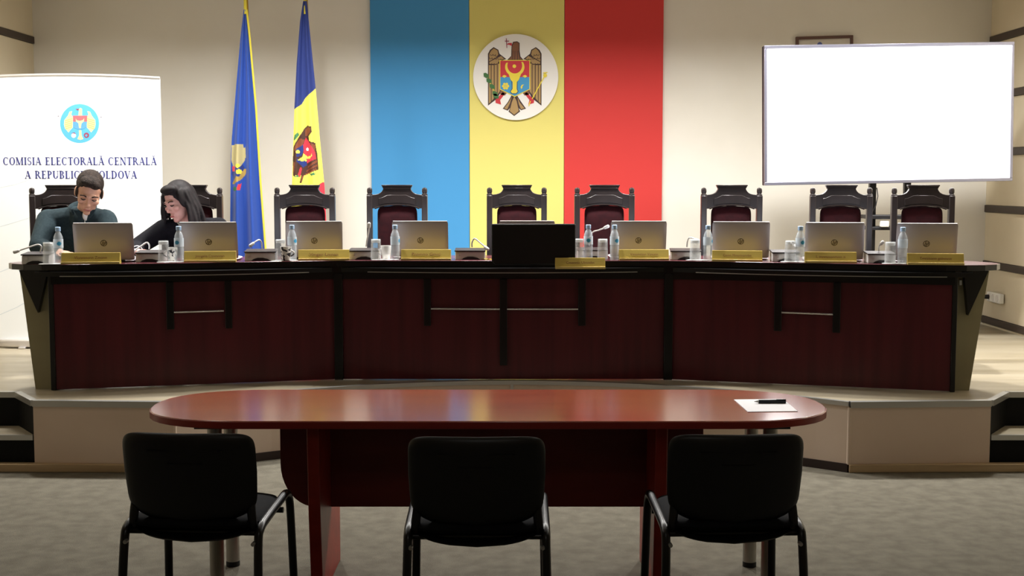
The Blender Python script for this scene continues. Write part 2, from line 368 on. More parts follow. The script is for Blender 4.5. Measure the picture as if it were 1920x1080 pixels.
epoly('tail', [[(545, 742), (600, 742), (636, 800), (690, 876), (640, 892), (618, 872), (632, 904), (571, 950), (514, 905), (530, 870), (506, 896), (456, 876), (508, 810)]], 'eagle_dark', 0)
epoly('tail_feather', [[(572, 755), (596, 800), (618, 900), (571, 938), (526, 900), (548, 810)], [(545, 760), (530, 820), (500, 884), (470, 872), (518, 810)], [(605, 765), (628, 815), (676, 872), (640, 882), (618, 832)]], 'eagle_tan', 1)
epoly('shield_border', [[(424, 392), (732, 392), (732, 684), (577, 760), (424, 684)]], 'arms_gold', 2)
epoly('shield_top', [[(432, 400), (724, 400), (724, 562), (432, 562)]], 'arms_red', 3)
epoly('shield_base', [[(432, 562), (724, 562), (724, 680), (577, 750), (432, 680)]], 'arms_blue', 3)
horn = arc(577, 470, 92, 148, -148 + 360, 1)
hp_ = [(577 + 97 * math.cos(math.radians(a)), 462 + 92 * math.sin(math.radians(a))) for a in range(-32, 213, 7)]
hi_ = [(577 + 74 * math.cos(math.radians(a)), 448 + 78 * math.sin(math.radians(a))) for a in range(-28, 209, 7)]
epoly('horns', [hp_ + hi_[::-1]], 'arms_gold', 4)
epoly('bull_head', [[(515, 530), (640, 530), (618, 590), (598, 610), (596, 680), (606, 705), (590, 722), (550, 722), (536, 705), (556, 680), (556, 610), (536, 590)], [(498, 552), (470, 540), (450, 554), (472, 570)], [(654, 552), (682, 540), (702, 554), (680, 570)]], 'arms_gold', 4.4)
epoly('bull_outline', thick([(530, 580), (548, 605), (550, 680), (532, 705), (548, 728), (592, 728), (612, 705), (602, 680), (602, 605), (622, 580)], 5), 'eagle_dark', 3.5)
epoly('star', [circ(573, 454, 18)], 'arms_gold', 4)
epoly('rose', [circ(485 + 24 * math.cos(k * PI / 3), 652 + 24 * math.sin(k * PI / 3), 13, 10) for k in range(6)] + [circ(485, 652, 10)], 'arms_gold', 4)
epoly('crescent', [[(672, 635), (648, 640), (636, 660), (642, 682), (654, 668), (654, 652)]], 'arms_gold', 4)
epoly('branch', thick([(288, 540), (320, 600), (355, 660), (392, 760)], 7), 'arms_gold', 2)
for x, y in ((290, 545), (318, 598), (350, 655), (378, 725), (388, 752)):
    epoly('leaf', [[(x - 26, y - 22), (x - 4, y - 26), (x + 26, y - 6), (x + 28, y + 22), (x, y + 24), (x - 24, y + 10)]], 'arms_green', 3)
epoly('mace', thick([(752, 780), (800, 690), (872, 560)], 9) + [circ(882, 545, 20, 10)] + thick([(862, 520), (905, 515)], 8) + thick([(718, 850), (735, 800)], 8), 'arms_gold', 4)

# ------------------------------------------------------------------ framed picture behind the screen
fc = at(1547, 68, YB - 0.02)
pf = thing('picture_frame', 'brown framed certificate on the wall peeping above the large screen', 'picture', (fc.x, YB, fc.z - 0.2))
for c, d in (((0, -0.015, 0.19), (0.5, 0.03, 0.025)), ((0, -0.015, -0.19), (0.5, 0.03, 0.025)), ((-0.2375, -0.015, 0), (0.025, 0.03, 0.36)), ((0.2375, -0.015, 0), (0.025, 0.03, 0.36))):
    obj('frame_bar', MB().box(c, d), 'frame_wood', pf, bevel=0.003)
obj('print', MB().box((0, -0.008, 0), (0.45, 0.01, 0.355)), 'mount_paper', pf)
obj('logo', MB().prism(circ(-0.04, 0.13, 0.022, 18), -0.0135, -0.016, 'y'), 'print_blue', pf)
for o in [pf]: o.rotation_euler = (0, math.radians(-1.6), 0)

# ------------------------------------------------------------------ roll-up banner
BY = 9.72
bl, br = at(-8, 400, BY).x, at(306, 400, BY).x; BW = br - bl
zt = at(150, 139, BY).z
ban = thing('roll_up_banner', 'white roll-up banner with round blue seal and electoral commission lettering', 'banner', ((bl + br) / 2, BY, PZ))
bh = zt - PZ
mb = MB()
NX = 24
def bz(x): return bh - 0.018 * (x / (BW / 2)) ** 2 * 1.0
front = [(-BW / 2 + BW * k / NX) for k in range(NX + 1)]
poly = [(-BW / 2, 0.06)] + [(BW / 2, 0.06)] + [(x, bz(x) - 0.012 * (x / BW + 0.5)) for x in reversed(front)]
obj('sheet', MB().prism(poly, -0.004, 0.004, 'y'), 'banner_white', ban, smooth=0)
obj('top_rail', MB().tube([(x, 0, bz(x) - 0.012 * (x / BW + 0.5)) for x in front], 0.012, 10), 'laptop_edge', ban)
obj('base_cassette', MB().pillow(BW + 0.02, 0.075, 0.12, 6, 0, 'xz', (0, 0, 0.04)), 'laptop_edge', ban)
for sx in (-1, 1): obj('foot', MB().box((sx * BW * 0.35, 0, 0.008), (0.05, 0.15, 0.014)), 'laptop_edge', ban, bevel=0.003)
obj('support_pole', MB().tube([(0, 0.03, 0.06), (0, 0.03, bh - 0.01)], 0.01, 8), 'alu', ban)
def bp(px, py): p = at(px, py, BY - 0.004); return (p.x - (bl + br) / 2, p.z - PZ)
for (x0, y0, x1, y1) in ((0, 352, 60, 335), (0, 425, 120, 385), (180, 385, 305, 345), (0, 510, 40, 490), (0, 590, 60, 560), (0, 283, 30, 268)):
    ln = MB()
    for q in thick([(x0, y0), ((x0 + x1) / 2, (y0 + y1) / 2 + 2), (x1, y1)], 1.2): ln.prism([bp(*p) for p in q], -0.004, -0.0046, 'y')
    obj('wave_print', ln, 'banner_line', ban, smooth=0)
SEAL = lambda p: bp(80 + p[0] / 10.8, 180 + p[1] / 10.8)
def spoly(name, polys, m, layer, parent=ban):
    mb = MB()
    for p in polys: mb.prism([SEAL(q) for q in p], -0.004, -0.0045 - 0.0006 * layer, 'y')
    return obj(name, mb, m, parent, smooth=0)
seal = spoly('seal', [circ(748, 557, 396, 48)], 'seal_blue', 0)
def sp2(name, polys, m, layer): o = spoly(name, polys, m, layer, seal); return o
def smir(p): return [(1506 - x, y) for x, y in p][::-1]
sw = [(600, 305), (545, 320), (510, 400), (440, 490), (432, 580), (450, 650), (525, 740), (560, 690), (610, 640), (615, 440), (580, 370)]
sp2('wing', [sw], 'seal_yellow', 1); sp2('wing', [smir(sw)], 'seal_yellow', 1)
sp2('wing_line', sum([thick([(600, 460 + 40 * k), (455, 500 + 42 * k)], 9) for k in range(5)], []) + [smir(q) for q in sum([thick([(600, 460 + 40 * k), (455, 500 + 42 * k)], 9) for k in range(5)], [])], 'arms_gold', 2)
sp2('eagle_neck', [[(722, 400), (735, 300), (730, 262), (770, 240), (800, 262), (798, 400)]], 'seal_yellow', 1)
sp2('beak', [[(740, 255), (668, 262), (690, 280), (722, 296)]], 'seal_maroon', 2)
sp2('shield_top', [[(612, 398), (905, 398), (900, 520), (618, 520)]], 'seal_red', 2)
sp2('shield_base', [[(618, 520), (900, 520), (885, 640), (755, 690), (628, 640)]], 'seal_steel', 2)
sp2('bull_head', [[(668, 452), (690, 490), (755, 505), (820, 485), (842, 452), (838, 510), (785, 560), (776, 650), (738, 650), (730, 560), (680, 515)]], 'seal_yellow', 3)
sp2('tail', [[(735, 690), (782, 690), (790, 800), (822, 870), (765, 890), (705, 872), (738, 800)]], 'seal_yellow', 1)
sp2('claw', [circ(628, 800, 48, 16)], 'arms_white', 1); sp2('claw', [[(580, 760), (640, 735), (680, 775), (625, 755)], ], 'seal_maroon', 2)
sp2('orb', [circ(888, 795, 55, 16)], 'seal_maroon', 1); sp2('orb_centre', [circ(885, 800, 24, 12)], 'seal_steel', 2)
sp2('seal_dot', [circ(318, 410, 16, 10)], 'seal_grey', 0); sp2('seal_dot', [circ(1183, 428, 16, 10)], 'seal_grey', 0)
ring = []
for k in range(34):
    a = math.radians(-8 + 196 * k / 33); cxr, cyr = 748 + 462 * math.cos(a), 560 + 455 * math.sin(a)
    ring += thick([(cxr - 14 * math.sin(a), cyr + 14 * math.cos(a)), (cxr + 14 * math.sin(a), cyr - 14 * math.cos(a))], 18)
sp2('rim_lettering', ring, 'seal_pale', 0)
# serif capitals drawn from stems, hairlines and bowls (unit: cap height)
def glyph(ch):
    T, H, Sf = 0.21, 0.1, 0.08; P = []
    def stem(x, y0=0, y1=1, wd=T): P.append([(x - wd / 2, y0), (x + wd / 2, y0), (x + wd / 2, y1), (x - wd / 2, y1)])
    def bar(x0, x1, y, h=H): P.append([(x0, y - h / 2), (x1, y - h / 2), (x1, y + h / 2), (x0, y + h / 2)])
    def ser(x, y, wd=0.17): bar(x - wd, x + wd, y + (Sf / 2 if y == 0 else -Sf / 2), Sf)
    def diag(x0, y0, x1, y1, wd): P.append([(x0 - wd / 2, y0), (x0 + wd / 2, y0), (x1 + wd / 2, y1), (x1 - wd / 2, y1)])
    def bowl(cx, cy, rx, ry, a0, a1, n=14, tk=T):
        o, i = [], []
        for k in range(n + 1):
            a = math.radians(a0 + (a1 - a0) * k / n); c, s_ = math.cos(a), math.sin(a); t = H + (tk - H) * abs(c)
            o.append((cx + rx * c, cy + ry * s_)); i.append((cx + (rx - t) * c, cy + (ry - min(H, t)) * s_))
        for k in range(n): P.append([o[k], o[k + 1], i[k + 1], i[k]])
    W = 0.8
    if ch == 'I': stem(0.2); ser(0.2, 0); ser(0.2, 1); W = 0.4
    elif ch == 'C': bowl(0.42, 0.5, 0.42, 0.52, 48, 312); stem(0.72, 0.68, 0.98, 0.05); W = 0.82
    elif ch == 'O': bowl(0.42, 0.5, 0.42, 0.52, 0, 360, 28); W = 0.86
    elif ch == 'M': stem(0.14, wd=0.08); stem(0.92); diag(0.52, 0, 0.16, 1, T); diag(0.52, 0, 0.9, 1, 0.07); ser(0.14, 0); ser(0.92, 0); ser(0.1, 1, 0.12); ser(0.95, 1, 0.14); W = 1.1
    elif ch == 'N': stem(0.14, wd=0.08); stem(0.74, wd=0.08); diag(0.74, 0, 0.16, 1, T); ser(0.14, 0); ser(0.74, 1); ser(0.1, 1, 0.12); W = 0.92
    elif ch in 'AĂ':
        diag(0.1, 0, 0.4, 1, 0.07); diag(0.7, 0, 0.4, 1, T); bar(0.2, 0.6, 0.34); ser(0.1, 0, 0.12); ser(0.7, 0, 0.16); W = 0.84
        if ch == 'Ă': bowl(0.4, 1.22, 0.17, 0.15, 180, 360, 8, 0.07)
    elif ch == 'V': diag(0.4, 0, 0.1, 1, T); diag(0.4, 0, 0.72, 1, 0.07); ser(0.12, 1, 0.16); ser(0.7, 1, 0.12); W = 0.82
    elif ch == 'S': bowl(0.3, 0.74, 0.26, 0.28, 40, 270, 12, 0.14); bowl(0.3, 0.27, 0.28, 0.29, 90, -140, 12, 0.14); stem(0.52, 0.7, 0.98, 0.05); stem(0.05, 0.02, 0.3, 0.05); W = 0.62
    elif ch == 'L': stem(0.18); ser(0.18, 1); bar(0.02, 0.62, 0.03); stem(0.62, 0, 0.26, 0.05); W = 0.7
    elif ch == 'E': stem(0.18); bar(0.02, 0.62, 0.03); bar(0.02, 0.6, 0.97); bar(0.2, 0.46, 0.52); stem(0.62, 0, 0.26, 0.05); stem(0.6, 0.76, 1, 0.05); stem(0.46, 0.4, 0.64, 0.05); W = 0.72
    elif ch == 'T': stem(0.36); ser(0.36, 0); bar(0.02, 0.7, 0.97); stem(0.04, 0.74, 1, 0.05); stem(0.68, 0.74, 1, 0.05); W = 0.74
    elif ch == 'D': stem(0.18); ser(0.18, 0); bowl(0.34, 0.5, 0.46, 0.5, -90, 90); bar(0.02, 0.36, 0.03); bar(0.02, 0.36, 0.97); W = 0.88
    elif ch in 'RP': 
        stem(0.18); ser(0.18, 0); bowl(0.34, 0.73, 0.3, 0.27, -90, 90); bar(0.02, 0.36, 0.97); bar(0.2, 0.36, 0.49); W = 0.7
        if ch == 'R': diag(0.76, 0, 0.4, 0.5, T); ser(0.76, 0, 0.1); W = 0.86
    elif ch == 'B': stem(0.18); bowl(0.34, 0.75, 0.28, 0.25, -90, 90); bowl(0.34, 0.26, 0.34, 0.26, -90, 90); bar(0.02, 0.36, 0.03); bar(0.02, 0.36, 0.97); W = 0.74
    elif ch == 'U': stem(0.16, 0.3, 1); stem(0.7, 0.3, 1, 0.07); bowl(0.41, 0.32, 0.33, 0.33, 180, 360); ser(0.16, 1); ser(0.7, 1, 0.12); W = 0.86
    elif ch == ' ': W = 0.42
    return P, W
def text_line(name, txt, x0, x1, yb, yt, m):
    gl = [glyph(c) for c in txt]; tot = sum(g[1] for g in gl) + 0.08 * (len(gl) - 1)
    p0, p1 = bp(x0, yb), bp(x1, yb); hgt = bp(x0, yt)[1] - p0[1]; sx = (p1[0] - p0[0]) / tot; x = 0
    for P, W in gl:
        mb = MB()
        for q in P: mb.prism([(p0[0] + (x + a) * sx, p0[1] + b * hgt) for a, b in q], -0.004, -0.005, 'y')
        if P: obj(name, mb, m, ban, smooth=0)
        x += W + 0.08
text_line('letter', 'COMISIA ELECTORALĂ CENTRALĂ', 6, 294, 309.5, 295, 'banner_ink')
text_line('letter', 'A REPUBLICII MOLDOVA', 47, 257, 335, 320.5, 'banner_ink')

# ------------------------------------------------------------------ flags
def interp(tab, v):
    if v <= tab[0][0]: return tab[0][1]
    for (a, p), (b, q) in zip(tab, tab[1:]):
        if v <= b: return p + (q - p) * (v - a) / (b - a)
    return tab[-1][1]
def inside(p, poly):
    x, y = p; c = False; j = len(poly) - 1
    for i in range(len(poly)):
        xi, yi = poly[i]; xj, yj = poly[j]
        if (yi > y) != (yj > y) and x < (xj - xi) * (y - yi) / (yj - yi) + xi: c = not c
        j = i
    return c
def make_flag(name, label, Y, left, right, y0, y1, mats, color, folds, polepx, fringe):
    root = thing(name, label, 'flag', (at(polepx[1], 400, Y).x, Y, PZ)); R = root.location
    nx, ny = 110, 360; mb = MB(); vs = []
    def S(s, t):
        py = y0 + (y1 - y0) * t; px = interp(left, py) + (interp(right, py) - interp(left, py)) * s
        p = at(px, py, Y); g = min(1.0, 0.15 + 1.1 * t)
        dy = sum(a * g * math.sin(2 * PI * (n * s + ph + dr * t)) for n, a, ph, dr in folds)
        return Vector((p.x - R.x, dy - 0.06 * t, p.z - PZ)), (px, py)
    cc = []
    for j in range(ny + 1):
        for i in range(nx + 1):
            p, c = S(i / nx, j / ny); vs.append(p); cc.append(c)
    fs = []; mi = []
    for j in range(ny):
        for i in range(nx):
            a = j * (nx + 1) + i; fs.append((a, a + 1, a + nx + 2, a + nx + 1))
            ca, cb = cc[a], cc[a + nx + 2]; mi.append(color((ca[0] + cb[0]) / 2, (ca[1] + cb[1]) / 2))
    mb.v = [tuple(v) for v in vs]; mb.f = fs; mb.mi = mi
    cl = obj('cloth', mb, mats, root, smooth=0); cl.data.shade_smooth()
    so = cl.modifiers.new('solid', 'SOLIDIFY'); so.thickness = 0.003; so.offset = 0
    if fringe:
        path = [S(1.0, k / 60)[0] + Vector((0.006, -0.004, 0)) for k in range(61)]
        obj('gold_fringe', MB().tube(path, 0.0085, 6), 'fringe', root)
    pt = at(polepx[0], 0, Y + 0.05)
    top = Vector((pt.x - R.x, 0.05, pt.z - PZ)); top2 = top * (3.1 / top.z)
    obj('pole', MB().tube([(0.0, 0.06, 0.03), top, top2], 0.014, 12), 'brass', root)
    obj('cord', MB().tube([top + Vector((0.0, -0.05, -0.12)), top + Vector((-0.004, -0.03, 0.0)), top + Vector((0.0, -0.02, 0.3))], 0.012, 8), 'fringe', root)
    obj('finial', MB().lathe([(0.005, 0), (0.02, 0.02), (0.012, 0.04), (0.03, 0.08), (0.002, 0.17)], tuple(top2), 12), 'brass', root)
    obj('pole_foot', MB().lathe([(0.17, 0), (0.17, 0.02), (0.05, 0.05), (0.03, 0.1), (0.02, 0.2)], (0, 0.06, 0), 24), 'brass', root)
    return root
P1 = {1: [[(435, 272), (456, 270), (460, 300), (452, 312), (438, 312), (434, 300)], [(455, 278), (461, 276), (462, 296), (456, 300)]],       # cream plumage
      2: [[(436, 312), (456, 308), (460, 318), (458, 332), (440, 336), (435, 326)]],                                                          # darker blue shield
      3: [[(436, 312), (443, 311), (443, 321), (437, 322)], [(449, 346), (454, 344), (452, 356), (446, 357)]],                                # red
      4: circ(448, 311, 4, 8) and [circ(448, 311, 4, 8), circ(450, 322, 5, 8)],                                                               # yellow
      5: [[(458, 317), (463, 316), (462, 326), (452, 338), (440, 346), (436, 344), (450, 332)], [(446, 330), (452, 332), (444, 344), (438, 342)]],
      6: [circ(443, 354, 4.5, 10)]}
def col1(px, py):
    for k in (6, 3, 4, 5, 1, 2):
        if any(inside((px, py), q) for q in P1[k]): return k
    return 0
make_flag('blue_flag', 'plain blue flag with gold fringe and small emblem hanging beside the banner', 10.45,
          [(18, 457), (60, 452), (150, 444), (260, 435), (300, 433), (600, 431)], [(18, 461), (60, 466), (200, 479), (340, 488), (490, 500), (600, 507)], 18, 590,
          ['flag_blue', 'flag_cream', 'flag_navy', 'flag_red', 'arms_gold', 'flag_gold', 'flag_green'], col1, [(2.2, 0.036, 0.1, 0.15), (4.3, 0.004, 0.4, 0.3)], (462, 478), True)
P2 = {
 'dark': [[(571, 241), (577, 236), (585, 237), (586, 248), (580, 256), (581, 265), (592, 268), (594, 280), (596, 290), (598, 318), (570, 330), (566, 344), (563, 343), (566, 328), (552, 330), (551, 300), (552, 276), (562, 256)]],
 'brown': [[(573, 243), (578, 239), (584, 240), (583, 248), (577, 255), (573, 256)], [(553, 278), (563, 260), (572, 262), (567, 274), (554, 284)], [(584, 268), (592, 272), (592, 282), (588, 284)], [(578, 312), (595, 300), (596, 304), (578, 316)], [(576, 319), (596, 308), (596, 312), (574, 323)], [(573, 326), (595, 315), (594, 319), (572, 329)], [(552, 305), (556, 304), (554, 322), (551, 326)], [(567, 330), (571, 329), (565, 341)]],
 'red': [[(574, 258), (582, 268), (592, 285), (594, 298), (577, 306), (570, 292), (569, 272)], [(564, 314), (567, 315), (564, 332), (559, 331)]],
 'navy': [[(557, 280), (569, 271), (570, 282), (566, 292), (558, 295)], [(565, 298), (576, 296), (576, 310), (569, 314), (558, 303), (558, 298)]],
 'yellow': [circ(560, 285, 3.6, 8), [(572, 290), (578, 294), (585, 292), (586, 288), (587, 292), (583, 297), (575, 298), (568, 303), (560, 300), (568, 294), (569, 287)], circ(574, 301, 2, 8)],
 'white': [circ(577.5, 280, 3, 8)], 'green': [[(554, 254), (560, 248), (562, 254), (556, 262), (552, 264)], [(582, 326), (590, 324), (594, 327), (586, 330)], [(554, 330), (562, 329), (562, 331), (554, 332)]]}
def col2(px, py):
    for k, i in (('green', 7), ('white', 6), ('yellow', 1), ('navy', 0), ('red', 2), ('brown', 3), ('dark', 4)):
        if any(inside((px, py), q) for q in P2[k]): return i
    b = interp([(550, 208), (566, 196), (573, 184), (580, 178), (593, 165), (600, 160)], px)
    if py < b: return 0
    if py > interp([(560, 420), (585, 372), (598, 347), (603, 343), (615, 338)], px): return 2
    return 1
make_flag('tricolour_flag', 'blue, yellow and red national flag with eagle arms hanging on a pole', 10.5,
          [(0, 569), (40, 563), (120, 557), (205, 553), (350, 549), (600, 547)], [(0, 575), (60, 581), (165, 592), (260, 600), (350, 609), (600, 622)], 2, 590,
          ['flag_navy', 'flag_yellow', 'flag_red', 'flag_brown', 'flag_brown_dark', 'flag_cream', 'arms_white', 'flag_green'], col2, [(1.7, 0.028, 0.6, -0.1), (3.6, 0.005, 0.2, 0.2)], (574, 592), False)

# ------------------------------------------------------------------ large screen on a wheeled stand
SY = 9.85
tl, tr_ = at(1430, 87, SY), at(1904, 77, SY); bl_ = at(1432, 347, SY); br_ = at(1901, 340, SY)
sc_c = (tl + tr_ + bl_ + br_) / 4; TW = ((tr_ - tl).length + (br_ - bl_).length) / 2; THt = ((tl - bl_).length + (tr_ - br_).length) / 2
scr = thing('display_screen', 'large flat screen glowing blank white at the right of the hall', 'screen', (sc_c.x, SY, PZ))
R3 = Euler((0, math.radians(-1.05), math.radians(2.0))).to_matrix()
cz = sc_c.z - PZ
def rotmb(mb):
    mb.v = [tuple(R3 @ Vector(v) + Vector((0, 0, cz))) for v in mb.v]; return mb
obj('casing', rotmb(MB().box((0, 0.04, 0), (TW, 0.07, THt))), 'screen_back', scr, bevel=0.006)
for c, d in (((0, 0, THt / 2 - 0.012), (TW, 0.03, 0.024)), ((0, 0, -THt / 2 + 0.012), (TW, 0.03, 0.024)), ((-TW / 2 + 0.01, 0, 0), (0.02, 0.03, THt - 0.048)), ((TW / 2 - 0.01, 0, 0), (0.02, 0.03, THt - 0.048))):
    obj('bezel', rotmb(MB().box(c, d)), 'screen_frame', scr, bevel=0.003)
obj('display_panel', rotmb(MB().box((0, 0.0, 0), (TW - 0.04, 0.012, THt - 0.048))), 'screen_white', scr)
std = thing('screen_stand', 'dark wheeled stand with shelf holding up the large screen', 'stand', (at(1667, 400, SY + 0.15).x, SY + 0.12, PZ))
for sx in (-1, 1):
    obj('upright', MB().box((sx * 0.135, 0.03, 0.95), (0.05, 0.05, 1.7)), 'screen_back', std, bevel=0.004)
    obj('foot_rail', MB().box((sx * 0.3, -0.02, 0.08), (0.06, 0.7, 0.05)), 'screen_back', std, bevel=0.006)
    for dy in (-0.3, 0.27): obj('wheel', MB().tube([(sx * 0.3 - 0.015, dy, 0.03), (sx * 0.3 + 0.015, dy, 0.03)], 0.03, 14), 'black_matte', std)
obj('cross_rail', MB().box((0, -0.02, 0.13), (0.66, 0.06, 0.05)), 'screen_back', std, bevel=0.004)
zs = at(1665, 407, SY).z - PZ
obj('shelf', MB().box((0, -0.05, zs), (0.42, 0.26, 0.03)), 'screen_back', std, bevel=0.004)
zs2 = at(1665, 428, SY).z - PZ
obj('lower_shelf', MB().box((0, -0.05, zs2), (0.42, 0.26, 0.025)), 'screen_back', std, bevel=0.004)
obj('mount_plate', MB().box((0, 0.0, 1.75), (0.5, 0.03, 0.5)), 'screen_back', std, bevel=0.004)
x0 = sc_c.x
cp = [at(1644, 352, SY + 0.02), at(1646, 368, SY + 0.0), at(1642, 386, SY), at(1636, 398, SY + 0.02)]
tag(obj('screen_cable', MB().tube(cp, 0.004, 6), 'cable'), 'thin black cable hanging below the large screen', 'cable')
wb = at(1658, 423, SY - 0.06)
tag(obj('adapter_box', MB().box((wb.x, wb.y, zs2 + PZ + 0.0125 + 0.022), (0.06, 0.05, 0.044)), 'white_plastic', bevel=0.005), 'small white adapter box on the shelf of the screen stand', 'adapter')

# ------------------------------------------------------------------ wall socket with plug
sy, sz = 10.98, at(1880, 558, 10.98).z
sock = thing('wall_socket', 'white triple socket low on the right wall with a plug in it', 'socket', (XW - 0.018, sy, sz))
obj('plate', MB().box((-0.02, 0, 0), (0.04, 0.3, 0.085)), 'white_plastic', sock, bevel=0.008)
for dy in (-0.09, 0, 0.09): obj('socket_well', MB().tube([(-0.039, dy, 0), (-0.043, dy, 0)], 0.03, 18), 'porcelain', sock)
pl = at(1859, 556, sy + 0.1)
tag(obj('power_plug', MB().tube([(XW - 0.06, sy + 0.09, sz), (XW - 0.1, sy + 0.09, sz), (XW - 0.12, sy + 0.09, sz - 0.01), (XW - 0.25, sy - 0.02, sz - 0.04), (XW - 0.4, sy - 0.12, sz - 0.14), (XW - 0.5, sy - 0.16, sz - 0.262)], [0.02, 0.018, 0.006, 0.005, 0.005, 0.005], 10), 'cable'), 'black plug and lead in the white wall socket', 'plug')

# ------------------------------------------------------------------ the long curved desk
DT = 1.18                                     # worktop height
Dp = [(-2.79, 7.72), (-1.11, 8.14), (0.99, 8.14), (2.66, 7.66)]
desk = thing('council_desk', 'long curved mahogany desk with black worktop across the podium', 'desk', (0, 0, PZ))
def dz(z): return z - PZ
for k, (A, B) in enumerate(zip(Dp, Dp[1:])):
    obj('front_panel', MB().slab(A, B, 0.005, dz(1.10), -0.03, 0.0), 'mahogany', desk, smooth=0)
def yfront(x):
    if x < Dp[1][0]: t = (x - Dp[0][0]) / (Dp[1][0] - Dp[0][0]); y = Dp[0][1] + t * (Dp[1][1] - Dp[0][1])
    elif x > Dp[2][0]: t = (x - Dp[2][0]) / (Dp[3][0] - Dp[2][0]); y = Dp[2][1] + t * (Dp[3][1] - Dp[2][1])
    else: y = Dp[1][1]
    return max(y, 7.62) - 0.05
front = [(-2.62, yfront(-2.62)), (Dp[1][0], yfront(-1.11)), (Dp[2][0], yfront(0.99)), (2.48, yfront(2.48))]
lend = [(-2.72, 7.71), (-2.84, 7.715), (-2.96, 7.745), (-3.05, 7.80), (-3.1, 7.88), (-3.09, 7.97), (-3.04, 8.06), (-2.95, 8.16), (-2.86, 8.28)]
rend = [(2.6, 7.645), (2.72, 7.645), (2.84, 7.675), (2.93, 7.73), (2.98, 7.81), (2.97, 7.9), (2.92, 8.0), (2.83, 8.1), (2.74, 8.22)]
back = [(-1.2, 8.68), (1.08, 8.68)]
top = front + rend + back[::-1] + lend[::-1]
obj('worktop', MB().prism(top, dz(DT - 0.035), dz(DT)), 'desk_top', desk, smooth=30, bevel=0.004)
edge = MB()
epts = lend[::-1][2:] + front + rend[:-2]
for A, B in zip(epts, epts[1:]): edge.slab(A, B, dz(DT - 0.036), dz(DT - 0.002), 0.0, 0.004)
obj('edge_band', edge, 'black_lacquer', desk, smooth=30)
fl = [(-2.90, yfront(-2.8) + 0.0), front[1], front[2], (2.78, yfront(2.66))]
for k, (A, B) in enumerate(zip(fl, fl[1:])):             # lower ledge bulging forward under the worktop, one per section
    A, B = Vector(A), Vector(B); d = (B - A).normalized(); n = Vector((d.y, -d.x)); L = (B - A).length; pts = []
    a0 = 0.03; bul = 0.12
    for j in range(25):
        s = j / 24; pts.append(tuple(A + d * (a0 + (L - 2 * a0) * s) + n * (bul * (1 - (2 * s - 1) ** 2))))
    poly = pts + [tuple(B - d * a0 - n * 0.06), tuple(A + d * a0 - n * 0.06)]
    obj('ledge', MB().prism(poly, dz(1.108), dz(1.136)), 'black_lacquer', desk, smooth=30)
    tr = MB()
    for p, q in zip(pts[2:], pts[3:-2]): tr.slab(p, q, dz(1.108), dz(1.113), -0.001, 0.004)
    obj('ledge_highlight', tr, 'alu', desk, smooth=30)  # bright strip standing in for light caught along the ledge edge
obj('ledge_shade_strip', MB().slab(Dp[0], Dp[1], dz(1.06), dz(1.145), 0.0, 0.02).slab(Dp[1], Dp[2], dz(1.06), dz(1.145), 0.0, 0.02).slab(Dp[2], Dp[3], dz(1.06), dz(1.145), 0, 0.02), 'black_lacquer', desk, smooth=0)  # black strip standing in for the shadow below the ledge
for (px, A, B) in ((636, Dp[0], Dp[1]), (1252, Dp[1], Dp[2])):
    c = onseg(px, 620, A, B); obj('divider_post', MB().box((c.x, c.y - 0.012, dz(1.1) / 2), (0.055, 0.045, dz(1.1) - 0.01)), 'black_lacquer', desk, bevel=0.003)
def bar(px0, px1, py0, py1, A, B):
    a, b = onseg(px0, py0, A, B), onseg(px1, py0, A, B); z1 = onseg((px0 + px1) / 2, py1, A, B).z
    obj('upright_bar', MB().slab(a, b, dz(z1), dz(1.062), 0.0, 0.03), 'black_lacquer', desk, bevel=0.003)
def rod(px0, px1, py0, py1, A, B):
    a, b = onseg(px0, py0, A, B), onseg(px1, py1, A, B); off = Vector((0, -0.02, -PZ))
    obj('chrome_rod', MB().tube([a + off, b + off], 0.007, 12), 'chrome', desk)
S0, S1, S2 = (Dp[0], Dp[1]), (Dp[1], Dp[2]), (Dp[2], Dp[3])
bar(311, 325, 530, 617, *S0); bar(421, 434, 530, 615, *S0); rod(322, 421, 585, 582, *S0)
bar(795, 808, 525, 610, *S1); bar(937, 951, 525, 684, *S1); bar(1084, 1098, 525, 610, *S1); rod(803, 938, 578, 579, *S1); rod(949, 1084, 579, 579, *S1)
bar(1453, 1467, 528, 620, *S2); bar(1563, 1577, 528, 623, *S2); rod(1464, 1564, 585, 589, *S2)
for sx in (-1, 1):                              # splayed end panels with triangular brackets
    P = Dp[0] if sx < 0 else Dp[3]
    xb, xt = (-2.925, -3.0) if sx < 0 else (2.785, 2.885); y = P[1] + 0.06
    poly = [(P[0], 0.0), (xb, 0.0), (xt, dz(1.14)), (P[0], dz(1.14))]
    obj('end_panel', MB().prism(poly, y, y + 0.025, 'y'), 'end_panel', desk, smooth=0)
    xs = P[0] + sx * 0.004
    obj('corner_post', MB().box((P[0], P[1] + 0.02, dz(1.12) / 2), (0.03, 0.06, dz(1.12) - 0.004)), 'black_lacquer', desk, bevel=0.003)
    bpx = ((37, 507), (91, 509), (72.5, 586)) if sx < 0 else ((1806, 514), (1852, 512), (1814, 591))
    tri = [(lambda q: (q.x, q.z - PZ))(at(a, b, y - 0.03)) for a, b in bpx]
    tri = [(tri[0][0], dz(1.144)), (tri[1][0], dz(1.144)), tri[2]]
    obj('triangular_bracket', MB().prism(tri, y - 0.045, y - 0.002, 'y'), 'black_lacquer', desk, smooth=0)
lg = at(1801, 530, Dp[3][1] + 0.05)
obj('white_tab', MB().box((lg.x, lg.y, lg.z - PZ), (0.014, 0.01, 0.03)), 'white_plastic', desk)

